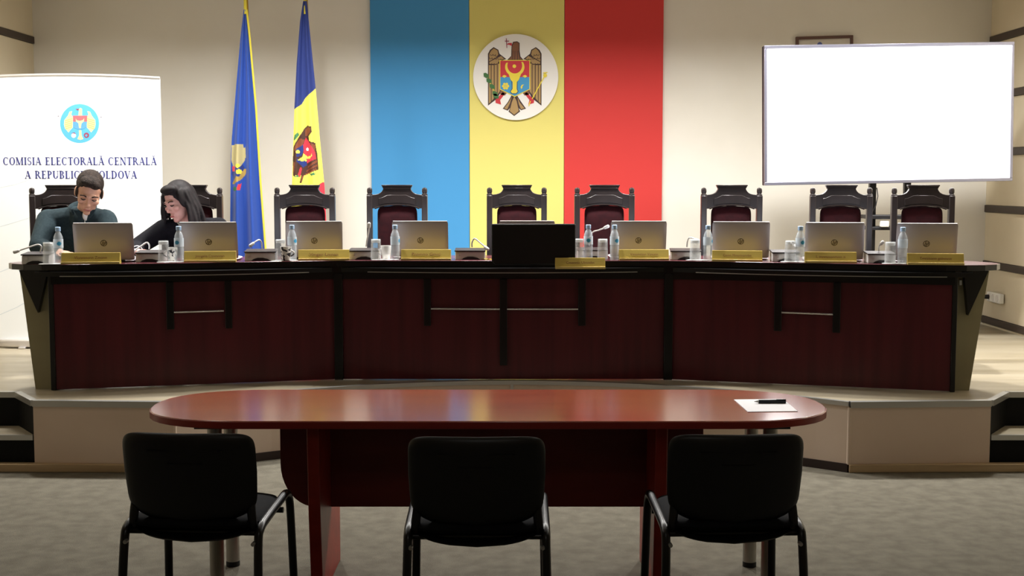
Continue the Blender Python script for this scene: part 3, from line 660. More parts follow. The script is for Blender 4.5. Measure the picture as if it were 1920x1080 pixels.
# ------------------------------------------------------------------ carved chairs behind the desk
PLACE = ['in front of the man in the teal pullover', 'in front of the woman in black', 'in front of the tricolour flag', 'in front of the blue wall panel',
         'in front of the yellow wall panel', 'in front of the red wall panel', 'just left of the large screen', 'below the left half of the large screen', 'nearest to the right wall']
def make_throne():
    t = thing('carved_chair', '', 'chair', group='carved chairs behind the long desk')
    u = 0.43 / 717; ZT = 1.245                    # crest top above the podium
    for sx in (-1, 1):
        x = sx * 0.196
        p = obj('back_post', MB().box((x, 0.0, 0.585), (0.04, 0.045, 1.17)), 'throne_wood', t, bevel=0.004)
        obj('finial', MB().lathe([(0.021, 1.17), (0.021, 1.178), (0.015, 1.183), (0.019, 1.195), (0.019, 1.212), (0.014, 1.222), (0.004, 1.226)], (x, 0, 0), 16), 'throne_wood', p)
        obj('front_leg', MB().lathe([(0.022, 0), (0.026, 0.03), (0.018, 0.06), (0.026, 0.16), (0.03, 0.22), (0.02, 0.27), (0.028, 0.33), (0.028, 0.42)], (sx * 0.185, -0.46, 0), 14), 'throne_wood', t)
        obj('side_stretcher', MB().box((sx * 0.19, -0.23, 0.16), (0.025, 0.44, 0.03)), 'throne_wood', t, bevel=0.003)
        obj('seat_rail', MB().box((sx * 0.19, -0.23, 0.4), (0.03, 0.43, 0.06)), 'throne_wood', t, bevel=0.003)
    def C(x, y): return ((x - 586) * u, ZT - (y - 105) * u)
    rt = [(760, 105), (762, 128), (748, 150), (756, 168), (775, 192), (802, 208), (835, 217), (885, 222)]
    lf = [(1172 - x, y) for x, y in rt]
    lowr = [(885, 384), (850, 384), (800, 366), (740, 350), (660, 342), (586, 340)]
    lowl = [(1172 - x, y) for x, y in lowr[:-1]]
    prof = [C(*p) for p in rt + lowr + lowl[::-1] + lf[::-1]]
    crest = obj('crest_rail', MB().prism(prof, -0.018, 0.018, 'y'), 'throne_wood', t, smooth=30, bevel=0.003)
    inset = [C(*p) for p in ((470, 225), (700, 225), (760, 255), (800, 262), (800, 345), (740, 330), (660, 322), (586, 320), (512, 322), (432, 330), (372, 345), (372, 262), (412, 255))]
    obj('carved_panel', MB().prism(inset, -0.018, -0.024, 'y'), 'throne_wood', crest, bevel=0.002)
    obj('crest_moulding', MB().prism([C(405, 105), C(767, 105), C(767, 122), C(405, 122)], -0.026, 0.02, 'y').prism([C(424, 140), C(748, 140), C(748, 152), C(424, 152)], -0.023, 0.02, 'y'), 'throne_wood', crest, bevel=0.002)
    obj('arch_moulding', MB().tube([(C(x, y)[0], -0.018, C(x, y)[1]) for x, y in lowl[::-1][::-1][1:] + [(586, 340)] + lowr[::-1][1:-1]], 0.006, 8), 'throne_wood', crest)
    # padded back: tapered arch-topped cushion
    z1 = C(586, 338)[1]; z0 = 0.56
    obj('back_cushion', MB().pillow(0.285, z1 - z0 - 0.02, 0.06, 14, 0.0, 'xz', (0, 0.012, (z1 + z0) / 2 - 0.012), top_arch=0.016, edge=8), 'velvet', t)
    obj('lower_rail', MB().box((0, 0, 0.52), (0.36, 0.03, 0.06)), 'throne_wood', t, bevel=0.003)
    obj('seat', MB().pillow(0.43, 0.45, 0.09, 7, 0, 'xy', (0, -0.25, 0.46), edge=6), 'velvet', t)
    obj('front_rail', MB().box((0, -0.46, 0.39), (0.38, 0.03, 0.07)), 'throne_wood', t, bevel=0.003)
    obj('cross_stretcher', MB().box((0, -0.3, 0.16), (0.4, 0.025, 0.03)), 'throne_wood', t, bevel=0.003)
    return t
CH = [(117, 9.05, 24), (361, 9.05, 0), (572, 9.12, 0), (745, 9.15, 0), (969, 9.22, 0), (1133, 9.22, 0), (1371, 9.05, 0), (1576, 8.95, -3), (1729, 8.9, -3)]
CL = ['carved black chair with red velvet back behind the man', 'carved black chair behind the woman in black', 'carved chair with red velvet back in front of the tricolour flag', 'carved chair with red velvet back in front of the blue wall panel',
      'carved chair behind the black monitor in front of the yellow panel', 'carved chair with red velvet back in front of the red wall panel', 'carved chair with red velvet back just left of the large screen', 'carved chair below the left half of the large screen', 'carved chair with red velvet back nearest to the right wall']
throne = make_throne()
for i, (px, Y, rz) in enumerate(CH):
    p = at(px, 420, Y); loc = (p.x, Y, PZ); r = math.radians(rz)
    if i == 0: throne.location = loc; throne['label'] = CL[0]; throne.rotation_euler = (0, 0, r)
    else: dup(throne, loc, r, CL[i])

# ------------------------------------------------------------------ things on the long desk
def on_desk(px, dy, z=DT):
    y = 8.1
    for _ in range(6): x = at(px, 480, y).x; y = yfront(x) + dy
    return Vector((x, y, z))
def tangent(x): 
    return math.atan2(Dp[1][1] - Dp[0][1], Dp[1][0] - Dp[0][0]) if x < Dp[1][0] else (math.atan2(Dp[3][1] - Dp[2][1], Dp[3][0] - Dp[2][0]) if x > Dp[2][0] else 0.0)
def make_laptop():
    t = thing('laptop', '', 'laptop', group='silver laptops on the long desk')
    W, Hh, D = 0.36, 0.238, 0.24
    M = Matrix.Rotation(math.radians(13), 3, 'X')
    def R(mb): mb.v = [tuple(M @ Vector(v) + Vector((0, 0, 0.012))) for v in mb.v]; return mb
    obj('base', MB().pillow(W, D, 0.018, 16, 0, 'xy', (0, D / 2 + 0.005, 0.01), edge=14), 'laptop_silver', t)
    obj('keyboard', MB().box((0, D / 2 - 0.01, 0.0195), (W - 0.05, 0.11, 0.002)), 'laptop_dark', t)
    obj('touchpad', MB().box((0, D - 0.05, 0.0195), (0.1, 0.06, 0.0015)), 'laptop_edge', t)
    lid = obj('lid', R(MB().pillow(W, Hh, 0.010, 24, 0, 'xz', (0, 0, Hh / 2), edge=14)), 'laptop_silver', t)
    obj('lid_edge', R(MB().box((0, 0.0, Hh + 0.0005), (W - 0.012, 0.0098, 0.003))), 'laptop_edge', lid)
    obj('screen', R(MB().box((0, 0.005, Hh / 2 + 0.004), (W - 0.016, 0.002, Hh - 0.03))), 'laptop_dark', lid)
    obj('hinge', MB().tube([(-0.12, 0.006, 0.012), (0.12, 0.006, 0.012)], 0.008, 10), 'laptop_dark', t)
    c = (0, Hh * 0.47); rr = 0.02; lg = MB()
    o_, i_ = circ(c[0], c[1], rr, 28), circ(c[0], c[1], rr * 0.8, 28)
    for k in range(28): lg.prism([o_[k], o_[(k + 1) % 28], i_[(k + 1) % 28], i_[k]], -0.0048, -0.0058, 'y')
    for q in thick([(c[0] - 0.001, c[1] + 0.019), (c[0] - 0.013, c[1] - 0.014)], 0.0035) + thick([(c[0] - 0.006, c[1] + 0.006), (c[0] - 0.001, c[1] + 0.006), (c[0] - 0.001, c[1] + 0.001), (c[0] - 0.006, c[1] - 0.014)], 0.0035) + \
             thick([(c[0] + 0.007, c[1] + 0.008), (c[0] - 0.002, c[1] - 0.018)], 0.0035) + thick([(c[0] + 0.006, c[1] + 0.006), (c[0] + 0.013, c[1] + 0.006), (c[0] + 0.009, c[1] - 0.007), (c[0] + 0.002, c[1] - 0.007)], 0.0035):
        lg.prism(q, -0.0048, -0.0058, 'y')
    obj('logo', R(lg), 'logo_dark', lid)
    return t
LAP = [(197, 0.19, 2), (393, 0.19, 0), (590, 0.2, 2), (789, 0.2, 0), (988, 0.24, 0), (1196, 0.2, 0), (1388, 0.2, -1), (1563, 0.2, -3), (1735, 0.2, -4)]
LP = PLACE[:]
lapt = make_laptop()
for i, (px, dy, rz) in enumerate(LAP):
    p = on_desk(px, dy); lab = 'open silver laptop ' + LP[i] if i != 4 else 'open silver laptop almost hidden behind the black monitor'
    r = math.radians(rz) + tangent(p.x) * 0.35
    if i == 0: lapt.location = p; lapt.rotation_euler = (0, 0, r); lapt['label'] = lab
    else: dup(lapt, p, r, lab)
    if i < 2:
        for ch in (lapt if i == 0 else bpy.data.objects['laptop.001']).children:
            for g in ch.children:
                if g.name.startswith('screen'): g.material_slots[0].link = 'OBJECT'; g.material_slots[0].material = MATS['laptop_screen_on']
# black monitor in the middle, seen from behind
mp = on_desk(1000, 0.0); mon = thing('monitor', 'black desktop monitor seen from behind at the middle of the desk', 'monitor', (mp.x, 8.2, DT))
MW, MHh = 0.525, 0.295
obj('screen_housing', MB().prism([(-MW / 2, 0.0), (-MW / 2 + 0.02, -0.02), (MW / 2 - 0.02, -0.02), (MW / 2, 0.0), (MW / 2, MHh - 0.06), (-MW / 2, MHh - 0.06)], -0.2, -0.165, 'y'), 'monitor_black', mon, smooth=0, bevel=0.008)
obj('stand_neck', MB().box((0, -0.12, 0.09), (0.06, 0.1, 0.05)).box((0, -0.06, 0.06), (0.06, 0.03, 0.12)), 'monitor_black', mon, bevel=0.004)
obj('stand_base', MB().pillow(0.24, 0.17, 0.014, 6, 0, 'xy', (0, 0.0, 0.008)), 'monitor_black', mon)
obj('bezel', MB().box((0, -0.164, MHh / 2 - 0.035), (MW - 0.01, 0.004, MHh - 0.06)), 'laptop_dark', mon)

# name plates
def text_mesh(body, size, name):
    cu = bpy.data.curves.new(name, 'FONT'); cu.body = body; cu.size = size; cu.align_x = 'CENTER'; cu.align_y = 'CENTER'; cu.extrude = 0.0004; cu.resolution_u = 3
    o = bpy.data.objects.new(name, cu); COL.objects.link(o); dg = bpy.context.evaluated_depsgraph_get()
    me = bpy.data.meshes.new_from_object(o.evaluated_get(dg)); bpy.data.objects.remove(o); bpy.data.curves.remove(cu)
    return me
PLT = [(171, 0.035, 0.345, 'Vlonmnonn Zmonn'), (394.5, 0.035, 0.315, 'Jmngelia Conmnnan'), (607.5, 0.035, 0.32, 'Vmgen Lmnan'), (799, 0.035, 0.317, 'Pnnmno Gmnj'), (1087.5, None, 0.312, 'Cmonmn Ulmnthn'),
       (1207, 0.035, 0.315, 'Vmnmninn Vmonn'), (1382, 0.035, 0.31, 'Comn Mmonnonnbn'), (1557, 0.035, 0.31, 'I. mnmnonmnn n'), (1753.5, 0.035, 0.328, 'Tmnmono gnlnmnn')]
plate_d = MB().prism([(-0.035, 0.0), (0.035, 0.0), (0.006, 0.068), (-0.006, 0.068)], -0.5, 0.5, 'x')
for i, (px, dy, wd, tx) in enumerate(PLT):
    p = on_desk(px, dy + 0.01) if dy is not None else Vector((at(px, 500, 7.99).x, 7.985, 1.136))
    lab = 'gold name plate ' + PLACE[i] if i != 4 else 'gold name plate set low at the desk edge beside the black monitor'
    t = thing('name_plate', lab, 'name plate', p, tangent(p.x) * 0.5, 'gold name plates on the long desk')
    mb = MB().prism([(-0.03, 0.0), (0.03, 0.0), (0.004, 0.068), (-0.006, 0.068)], -wd / 2, wd / 2, 'x')
    obj('plate_body', mb, 'gold_plate', t, smooth=0, bevel=0.0015)
    obj('foot_strip', MB().box((0, -0.032, 0.007), (wd, 0.008, 0.014)), 'gold_pale', t, bevel=0.001)
    me = text_mesh(tx, 0.027, 'lettering'); me.materials.append(MATS['plate_ink'])
    o = bpy.data.objects.new('lettering', me); COL.objects.link(o); o.parent = t; o.location = (0, -0.0185, 0.038); o.rotation_euler = (math.radians(70.5), 0, 0)
    ww = max(v.co.x for v in me.vertices) - min(v.co.x for v in me.vertices); s = wd * 0.56 / ww; o.scale = (s, min(s, 1.0), 1)

# conference microphones
def curve_pts(P, n=14):                       # Catmull-Rom through P
    P = [Vector(p) for p in P]; Q = [2 * P[0] - P[1]] + P + [2 * P[-1] - P[-2]]; out = []
    for i in range(1, len(Q) - 2):
        for k in range(n):
            t = k / n; a, b, c, d = Q[i - 1], Q[i], Q[i + 1], Q[i + 2]
            out.append(0.5 * ((2 * b) + (c - a) * t + (2 * a - 5 * b + 4 * c - d) * t * t + (3 * b - a - 3 * c + d) * t ** 3))
    return out + [P[-1]]
def make_mic(label, px, stem, base=True, dy=0.16, wd=0.19):
    p = on_desk(px, dy); t = thing('conference_microphone', label, 'microphone', p, tangent(p.x) * 0.3, 'gooseneck microphones on the long desk')
    side = [(-0.075, 0.0), (0.075, 0.0), (0.075, 0.062), (-0.065, 0.052)]
    obj('housing', MB().prism(side, -wd / 2, wd / 2, 'x'), 'mic_silver', t, smooth=0, bevel=0.004)
    obj('top_plate', MB().prism([(-0.076, 0.052), (0.077, 0.062), (0.077, 0.069), (-0.076, 0.06)], -wd / 2 - 0.004, wd / 2 + 0.004, 'x'), 'mic_top', t, smooth=0, bevel=0.002)
    obj('speaker_recess', MB().prism([(-0.055, 0.001), (0.065, 0.001), (0.05, 0.012), (0.02, 0.02), (-0.015, 0.02), (-0.04, 0.012)], -0.074, -0.079, 'y'), 'mic_dark', t, smooth=0)
    obj('button', MB().tube([(-wd / 2 + 0.03, -0.07, 0.033), (-wd / 2 + 0.03, -0.0765, 0.033)], 0.009, 16), 'laptop_edge', t)
    pts = curve_pts([Vector(((x - px) / F * p.y, yy, (py_ - 489) / -F * p.y + 0.0)) for x, py_, yy in stem])
    st = obj('gooseneck', MB().tube(pts, 0.0048, 8), 'mic_stem', t)
    d = (pts[-1] - pts[-4]).normalized()
    obj('mic_capsule', MB().cap(pts[-1] - d * 0.004, pts[-1] + d * 0.018, 0.010, 0.011), 'mic_head', st)
    return t
make_mic('microphone with stem bent left at the left end of the desk', 72, [(74, 468, 0.02), (76, 458, 0.02), (70, 454, 0.01), (55, 459, -0.02), (38, 465, -0.04)], wd=0.16, dy=0.17)
make_mic('grey microphone unit beside the hand of the woman in black', 284, [(279, 466, 0.02), (279, 458, 0.02), (274, 454, 0.02), (264, 461, 0.0), (253, 468, -0.02)], dy=0.2, wd=0.165)
make_mic('microphone unit in front of the blue flag', 490, [(491, 468, 0.02), (490, 456, 0.02), (486, 451, 0.01), (480, 454, -0.01), (475, 458, -0.02)])
make_mic('microphone with tall upright stem between the flag chair and blue panel chair', 684, [(686, 466, 0.02), (688, 452, 0.02), (691, 438, 0.02), (692, 428, 0.01)])
make_mic('microphone with stem bent right, left of the black monitor', 882, [(885, 467, 0.02), (885, 458, 0.02), (890, 451, 0.02), (901, 459, 0.0), (911, 467, -0.02)])
make_mic('microphone with white stem bent right behind the paired bottles', 1110, [(1106, 466, 0.1), (1106, 455, 0.1), (1112, 441, 0.06), (1124, 436, 0.02), (1135, 431, 0.0)], dy=0.24)
make_mic('microphone unit between the red panel and the screen', 1285, [(1288, 466, 0.02), (1289, 456, 0.02), (1292, 449, 0.02), (1299, 449, 0.0), (1305, 452, -0.02)])
make_mic('microphone unit left of the third laptop from the right wall', 1471, [(1474, 468, 0.02), (1475, 458, 0.02), (1478, 453, 0.02), (1484, 456, 0.0), (1488, 460, -0.02)], wd=0.165)
make_mic('microphone unit left of the laptop nearest the right wall', 1649, [(1649, 468, 0.02), (1649, 462, 0.02), (1650, 457, 0.02), (1652, 453, 0.0)], wd=0.165)

# bottles, tumblers, cups, trays
def make_bottle():
    t = thing('water_bottle', '', 'bottle', group='water bottles on the long desk')
    obj('bottle_body', MB().lathe([(0.026, 0.0), (0.0285, 0.006), (0.0285, 0.04), (0.027, 0.046), (0.0285, 0.052), (0.0285, 0.085), (0.0275, 0.09), (0.0285, 0.096), (0.0285, 0.145), (0.026, 0.165), (0.019, 0.183), (0.0135, 0.194), (0.0125, 0.202), (0.0125, 0.212)], (0, 0, 0), 28), 'clear_plastic', t)
    obj('cap', MB().lathe([(0.0155, 0.198), (0.016, 0.2), (0.016, 0.222), (0.014, 0.224)], (0, 0, 0), 24), 'cap_blue', t)
    lab = MB(); n = 28; r = 0.0292
    lab.lathe([(r, 0.098), (r, 0.15)], (0, 0, 0), n); lab.f = lab.f[:-2]; lab.mi = lab.mi[:-2]
    obj('label', lab, 'label_film', t, smooth=60)
    mk = MB(); r = 0.0297
    for k in range(6):
        a0, a1 = math.radians(-118 + 9 * k), math.radians(-118 + 9 * (k + 1)); h = 0.013 * math.sin(PI * (k + 0.5) / 6) ** 0.6
        mk.add([(r * math.cos(a0), r * math.sin(a0), 0.124 - h), (r * math.cos(a1), r * math.sin(a1), 0.124 - h), (r * math.cos(a1), r * math.sin(a1), 0.124 + h), (r * math.cos(a0), r * math.sin(a0), 0.124 + h)], [(0, 1, 2, 3)])
    obj('label_mark', mk, 'label_blue', t, smooth=60)
    return t
BOT = [(110, 0.09, 'water bottle left of the laptop in front of the man'), (336, 0.06, 'water bottle left of the laptop in front of the woman'), (548, 0.09, 'water bottle in front of the laptop by the tricolour flag'), (741, 0.05, 'water bottle left of the laptop at the blue wall panel'),
       (1103, 0.1, 'water bottle between two tumblers just right of the black monitor'), (1152, 0.05, 'water bottle at the left edge of the laptop before the red panel'), (1327, 0.05, 'water bottle left of the laptop beside the large screen'), (1500, 0.05, 'water bottle with blue label below the left half of the screen'), (1692, 0.05, 'water bottle left of the laptop nearest the right wall')]
bot = make_bottle()
brz = [30, -10, 60, 80, 0, 30, 70, 20, 100]
for i, (px, dy, lab) in enumerate(BOT):
    p = on_desk(px, dy)
    if i == 0: bot.location = p; bot['label'] = lab; bot.rotation_euler = (0, 0, math.radians(brz[0]))
    else: dup(bot, p, math.radians(brz[i]), lab)
def make_tumbler():
    t = thing('tumbler', '', 'glass', group='upturned tumblers on the long desk')
    obj('glass_wall', MB().lathe([(0.030, 0.0), (0.034, 0.0), (0.0335, 0.05), (0.031, 0.125), (0.0305, 0.13), (0.002, 0.13), (0.002, 0.108), (0.0275, 0.108), (0.0305, 0.05), (0.0312, 0.001)], (0, 0, 0), 28), 'clear_glass', t)
    obj('glass_base', MB().lathe([(0.002, 0.106), (0.026, 0.106), (0.029, 0.112), (0.0292, 0.124), (0.026, 0.1275), (0.002, 0.1275)], (0, 0, 0), 28), 'glass_thick', t)
    return t
GL = [(91, 0.045, 'upturned tumbler left of the bottle in front of the man'), (307, 0.085, 'upturned tumbler beside the hand of the woman in black'), (526, 0.1, 'upturned tumbler right of the microphone by the blue flag'), (705, 0.045, 'upturned tumbler left of the white cup at the blue panel'),
      (1085, 0.1, 'upturned tumbler touching the right side of the black monitor'), (1130, 0.08, 'upturned tumbler between two bottles at the red panel'), (1303, 0.045, 'upturned tumbler left of the bottle beside the large screen'), (1481, 0.045, 'upturned tumbler below the left edge of the screen'), (1669, 0.045, 'upturned tumbler left of the bottle nearest the right wall')]
tum = make_tumbler()
for i, (px, dy, lab) in enumerate(GL):
    p = on_desk(px, dy); p.z += 0.005
    if i == 0: tum.location = p; tum['label'] = lab
    else: dup(tum, p, 0.0, lab)
def make_cup(label, px, dy, m, rz):
    p = on_desk(px, dy); p.z += 0.005; t = thing('cup', label, 'cup', p, math.radians(rz), 'cups on the long desk')
    obj('cup_body', MB().lathe([(0.024, 0.0), (0.027, 0.004), (0.034, 0.075), (0.0345, 0.085), (0.032, 0.085), (0.025, 0.008), (0.002, 0.007)], (0, 0, 0), 24), m, t)
    obj('handle', MB().tube([(0.031 + 0.022 * math.sin(PI * k / 8), 0, 0.065 - 0.04 * k / 8) for k in range(9)], 0.004, 8), m, t)
make_cup('patterned white cup between tumbler and bottle before the woman', 323, 0.135, 'porcelain_pattern', 200)
make_cup('black and white patterned cup by the bottle at the tricolour flag', 536, 0.038, 'porcelain_pattern', 0)
make_cup('plain white cup left of the bottle at the blue panel', 724, 0.1, 'porcelain', 185)
TRAY = [(100, 0.075, 'clear tray under the bottle in front of the man'), (320, 0.085, 'clear tray under the bottle in front of the woman'), (533, 0.07, 'clear tray under the bottle at the tricolour flag'), (722, 0.07, 'clear tray under the white cup at the blue panel'),
        (1312, 0.08, 'clear tray under the bottle beside the large screen'), (1490, 0.07, 'clear tray under the bottle below the left half of the screen'), (1681, 0.065, 'clear tray under the bottle nearest the right wall')]
tm = obj('tray', MB().pillow(0.17, 0.09, 0.006, 6, 0, 'xy', (0, 0, 0.0025), K=3, seg=32), 'porcelain')
for i, (px, dy, lab) in enumerate(TRAY):
    o = tm if i == 0 else tm.copy()
    if i: COL.objects.link(o)
    p = on_desk(px, dy); o.location = p; o.rotation_euler = (0, 0, tangent(p.x)); tag(o, lab, 'tray', 'small trays on the long desk')
kp = on_desk(920, 0.06)
kt = thing('keys', 'small bunch of keys on the desk left of the black monitor', 'keys', kp)
obj('ring', MB().tube([(0.02 * math.cos(2 * PI * k / 16), 0.02 * math.sin(2 * PI * k / 16), 0.004) for k in range(17)], 0.0022, 6), 'brass', kt)
for a in (20, 75, 150): 
    q = math.radians(a); obj('key', MB().tube([(0.02 * math.cos(q), 0.02 * math.sin(q), 0.006), (0.07 * math.cos(q), 0.07 * math.sin(q) - 0.01, 0.004)], [0.008, 0.004], 8, flat=0.4), 'brass', kt)

# ------------------------------------------------------------------ front table
TC = Vector((-0.098, 5.30, 0)); TL, TD, TZ = 2.795, 0.76, 0.75
tab = thing('conference_table', 'cherry wood table with rounded ends facing the podium', 'table', TC)
def capsule_outline(L, D, r_end=0.44, n=18):
    pts = []
    for sx in (1, -1):
        for k in range(n + 1):
            a = -PI / 2 + PI * k / n
            x = L / 2 - r_end + r_end * math.copysign(abs(math.cos(a)) ** 0.9, math.cos(a)); y = D / 2 * math.copysign(abs(math.sin(a)) ** 0.85, math.sin(a))
            pts.append((sx * x, sx * y))
    return pts
ol = capsule_outline(TL, TD)
obj('tabletop', MB().prism(ol, TZ - 0.026, TZ), 'cherry', tab, smooth=30, bevel=0.003)
ol2 = []
for k in range(len(ol)):
    d = (Vector(ol[(k + 1) % len(ol)]) - Vector(ol[k - 1])).normalized(); ol2.append((ol[k][0] + d.y * 0.003, ol[k][1] - d.x * 0.003))
obj('edge_band', MB().prism(ol2, TZ - 0.031, TZ - 0.003), 'cherry_edge', tab, smooth=30, bevel=0.002)
PYt = 5.32
def tpx(px, py): p = at(px, py, PYt); return (p.x - TC.x, p.z)
xl, xr = tpx(526, 820)[0], tpx(1318, 820)[0]; zb = tpx(960, 949)[1]
wl_ = tpx(592, 930)[0]
pan = [(xl, TZ - 0.03), (xl, tpx(526, 868)[1])] + [(xl + (wl_ - xl) * (1 - math.cos(PI / 2 * k / 10)), tpx(526, 868)[1] + (zb - tpx(526, 868)[1]) * math.sin(PI / 2 * k / 10)) for k in range(1, 11)]
pan2 = [(-x + xl + xr, z) for x, z in pan][::-1]
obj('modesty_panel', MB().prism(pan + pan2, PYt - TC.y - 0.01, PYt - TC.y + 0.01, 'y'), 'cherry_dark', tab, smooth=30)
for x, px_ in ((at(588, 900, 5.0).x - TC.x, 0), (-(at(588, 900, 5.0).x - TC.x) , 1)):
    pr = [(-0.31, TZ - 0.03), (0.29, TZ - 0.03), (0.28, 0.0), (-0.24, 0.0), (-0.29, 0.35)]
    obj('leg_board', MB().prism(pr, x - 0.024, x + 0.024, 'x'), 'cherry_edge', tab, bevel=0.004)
for px, py, Y in ((437, 1057, 5.5), (406, 1000, 5.08), (1405, 1062, 5.49), (1441, 1000, 5.08)):
    x = at(px, py, Y).x - TC.x; l = obj('round_leg', MB().tube([(x, Y - TC.y, 0.02), (x, Y - TC.y, TZ - 0.05)], 0.029, 20), 'chrome_dull', tab)
    obj('rubber_foot', MB().tube([(x, Y - TC.y, 0.0), (x, Y - TC.y, 0.022)], 0.03, 20), 'black_matte', l)
    obj('mounting_plate', MB().box((x, Y - TC.y, TZ - 0.042), (0.14, 0.1, 0.022)), 'black_matte', l)
pq = [onz(1376, 750, TZ), onz(1468, 749, TZ), onz(1496, 772, TZ), onz(1402, 773, TZ)]
pc = sum(pq, Vector()) / 4
tag(obj('paper_sheet', MB().prism([(p.x - pc.x, p.y - pc.y) for p in pq], 0.0005, 0.0025), 'paper', loc=(pc.x, pc.y, TZ), smooth=0), 'white sheet of paper at the right end of the cherry table', 'paper')
a, b = onz(1414, 757.5, TZ), onz(1473, 757, TZ)
pen = thing('pen', 'black pen lying on the white paper sheet', 'pen', (a + b) / 2); pc2 = (a + b) / 2; hz = 0.0105
pa, pb = a - pc2, b - pc2
obj('barrel', MB().tube([pa * 0.72 + Vector((0, 0, hz)), pb + Vector((0, 0, hz))], 0.008, 12), 'pen_black', pen)
obj('tip', MB().tube([pa + Vector((0, 0, hz)), pa * 0.72 + Vector((0, 0, hz))], [0.001, 0.006], 10), 'alu', pen)
obj('clip', MB().box(tuple(pb * 0.7 + Vector((0, -0.004, hz + 0.0085))), (0.04, 0.004, 0.002)), 'mic_dark', pen)

# ------------------------------------------------------------------ black visitor chairs
def make_visitor():
    t = thing('visitor_chair', '', 'chair', group='black visitor chairs before the table')
    # local: +y is the way the sitter faces
    obj('seat', MB().pillow(0.46, 0.43, 0.055, 5, 0, 'xy', (0, 0.0, 0.505), edge=5), 'chair_fabric', t)
    pan = MB().pillow(0.44, 0.42, 0.03, 5, 0, 'xy', (0, 0.0, 0.478), edge=5)
    pan.v = [(x, y, z - 0.03 * max(0, 1 - (x / 0.2) ** 2)) for x, y, z in pan.v]
    obj('seat_pan', pan, 'chair_plastic', t)
    back = MB().pillow(0.465, 0.285, 0.045, 8, 0.0, 'xz', (0, 0, 0), edge=6, K=8)
    def bend(v):
        x, y, z = v; y += 0.035 * (x / 0.23) ** 2; k = max(0, -z / 0.1425); x *= 1 - 0.03 * k; z -= 0.045 * (1 - (x / 0.22) ** 2) * k ** 2
        return (x, y - 0.225 - 0.18 * (z + 0.0), z + 0.688)
    back.v = [bend(v) for v in back.v]
    bk = obj('backrest', back, 'chair_plastic', t)
    for z, wdt in ((0.77, 0.26), (0.725, 0.12)):
        ln = MB().box((0, 0, 0), (wdt, 0.006, 0.004)); y = -0.225 - 0.18 * (z - 0.688) - 0.0225
        ln.v = [(x, yy + y + 0.035 * (x / 0.23) ** 2 * 0.5, zz + z) for x, yy, zz in ln.v]
        obj('moulded_rib', ln, 'chair_plastic', bk)
    for sx in (-1, 1):
        x = sx * 0.235
        path = curve_pts([(x * 1.05, -0.25, 0.0), (x * 1.02, -0.225, 0.25), (x, -0.2, 0.44), (x, -0.17, 0.485), (x, -0.08, 0.5), (x, 0.1, 0.515), (x, 0.19, 0.52), (x, 0.235, 0.495), (x * 1.01, 0.25, 0.42), (x * 1.03, 0.262, 0.2), (x * 1.05, 0.27, 0.0)], 6)
        fr = obj('side_frame', MB().tube(path, 0.0155, 12), 'chair_tube', t)
        for p in ((x * 1.05, -0.25, 0.0), (x * 1.05, 0.27, 0.0)): obj('foot_cap', MB().lathe([(0.017, 0), (0.017, 0.02), (0.0145, 0.025)], p, 12), 'chair_plastic', fr)
        obj('back_bracket', MB().tube(curve_pts([(x * 0.9, -0.1, 0.475), (x * 0.9, -0.165, 0.49), (x * 0.88, -0.175, 0.54), (x * 0.84, -0.165, 0.62), (x * 0.8, -0.18, 0.7)], 5), 0.016, 10, flat=0.7), 'chair_plastic', t)
        obj('bolt', MB().tube([(x * 0.95, -0.205, 0.445), (x * 0.95, -0.228, 0.445)], 0.007, 10), 'alu', t)
    for y in (-0.16, 0.15): obj('cross_tube', MB().tube([(-0.235, y, 0.468), (0.235, y, 0.468)], 0.011, 10), 'chair_tube', t)
    return t
VC = [(356, 4.52, -4, 'black visitor chair at the left end of the table'), (893, 4.46, 0, 'black visitor chair at the middle of the table'), (1380, 4.5, 2, 'black visitor chair at the right end, in front of the paper')]
vis = make_visitor()
for i, (px, Y, rz, lab) in enumerate(VC):
    p = at(px, 880, Y - 0.25); loc = (p.x * Y / (Y - 0.25) if False else p.x, Y, 0)
    if i == 0: vis.location = loc; vis.rotation_euler = (0, 0, math.radians(rz)); vis['label'] = lab
    else: dup(vis, loc, math.radians(rz), lab)

# ------------------------------------------------------------------ people
def remesh(name, mb, m, parent, vox=0.006, smooth=4, label=None):
    me = bpy.data.meshes.new(name); me.from_pydata(mb.v, [], mb.f)
    bm = bmesh.new(); bm.from_mesh(me); bmesh.ops.recalc_face_normals(bm, faces=bm.faces); bm.to_mesh(me); bm.free()
    o = bpy.data.objects.new(name, me); COL.objects.link(o)
    r = o.modifiers.new('r', 'REMESH'); r.mode = 'VOXEL'; r.voxel_size = vox
    s = o.modifiers.new('s', 'SMOOTH'); s.factor = 0.5; s.iterations = smooth
    dg = bpy.context.evaluated_depsgraph_get(); me2 = bpy.data.meshes.new_from_object(o.evaluated_get(dg))
    o.modifiers.clear(); o.data = me2; me2.name = name; bpy.data.meshes.remove(me); me2.materials.clear(); me2.materials.append(MATS[m]); me2.shade_smooth()
    if parent: o.parent = parent
    if label: o['label'] = label
    return o
def xf(mb, M, c):
    mb.v = [tuple(M @ Vector(v) + Vector(c)) for v in mb.v]; return mb
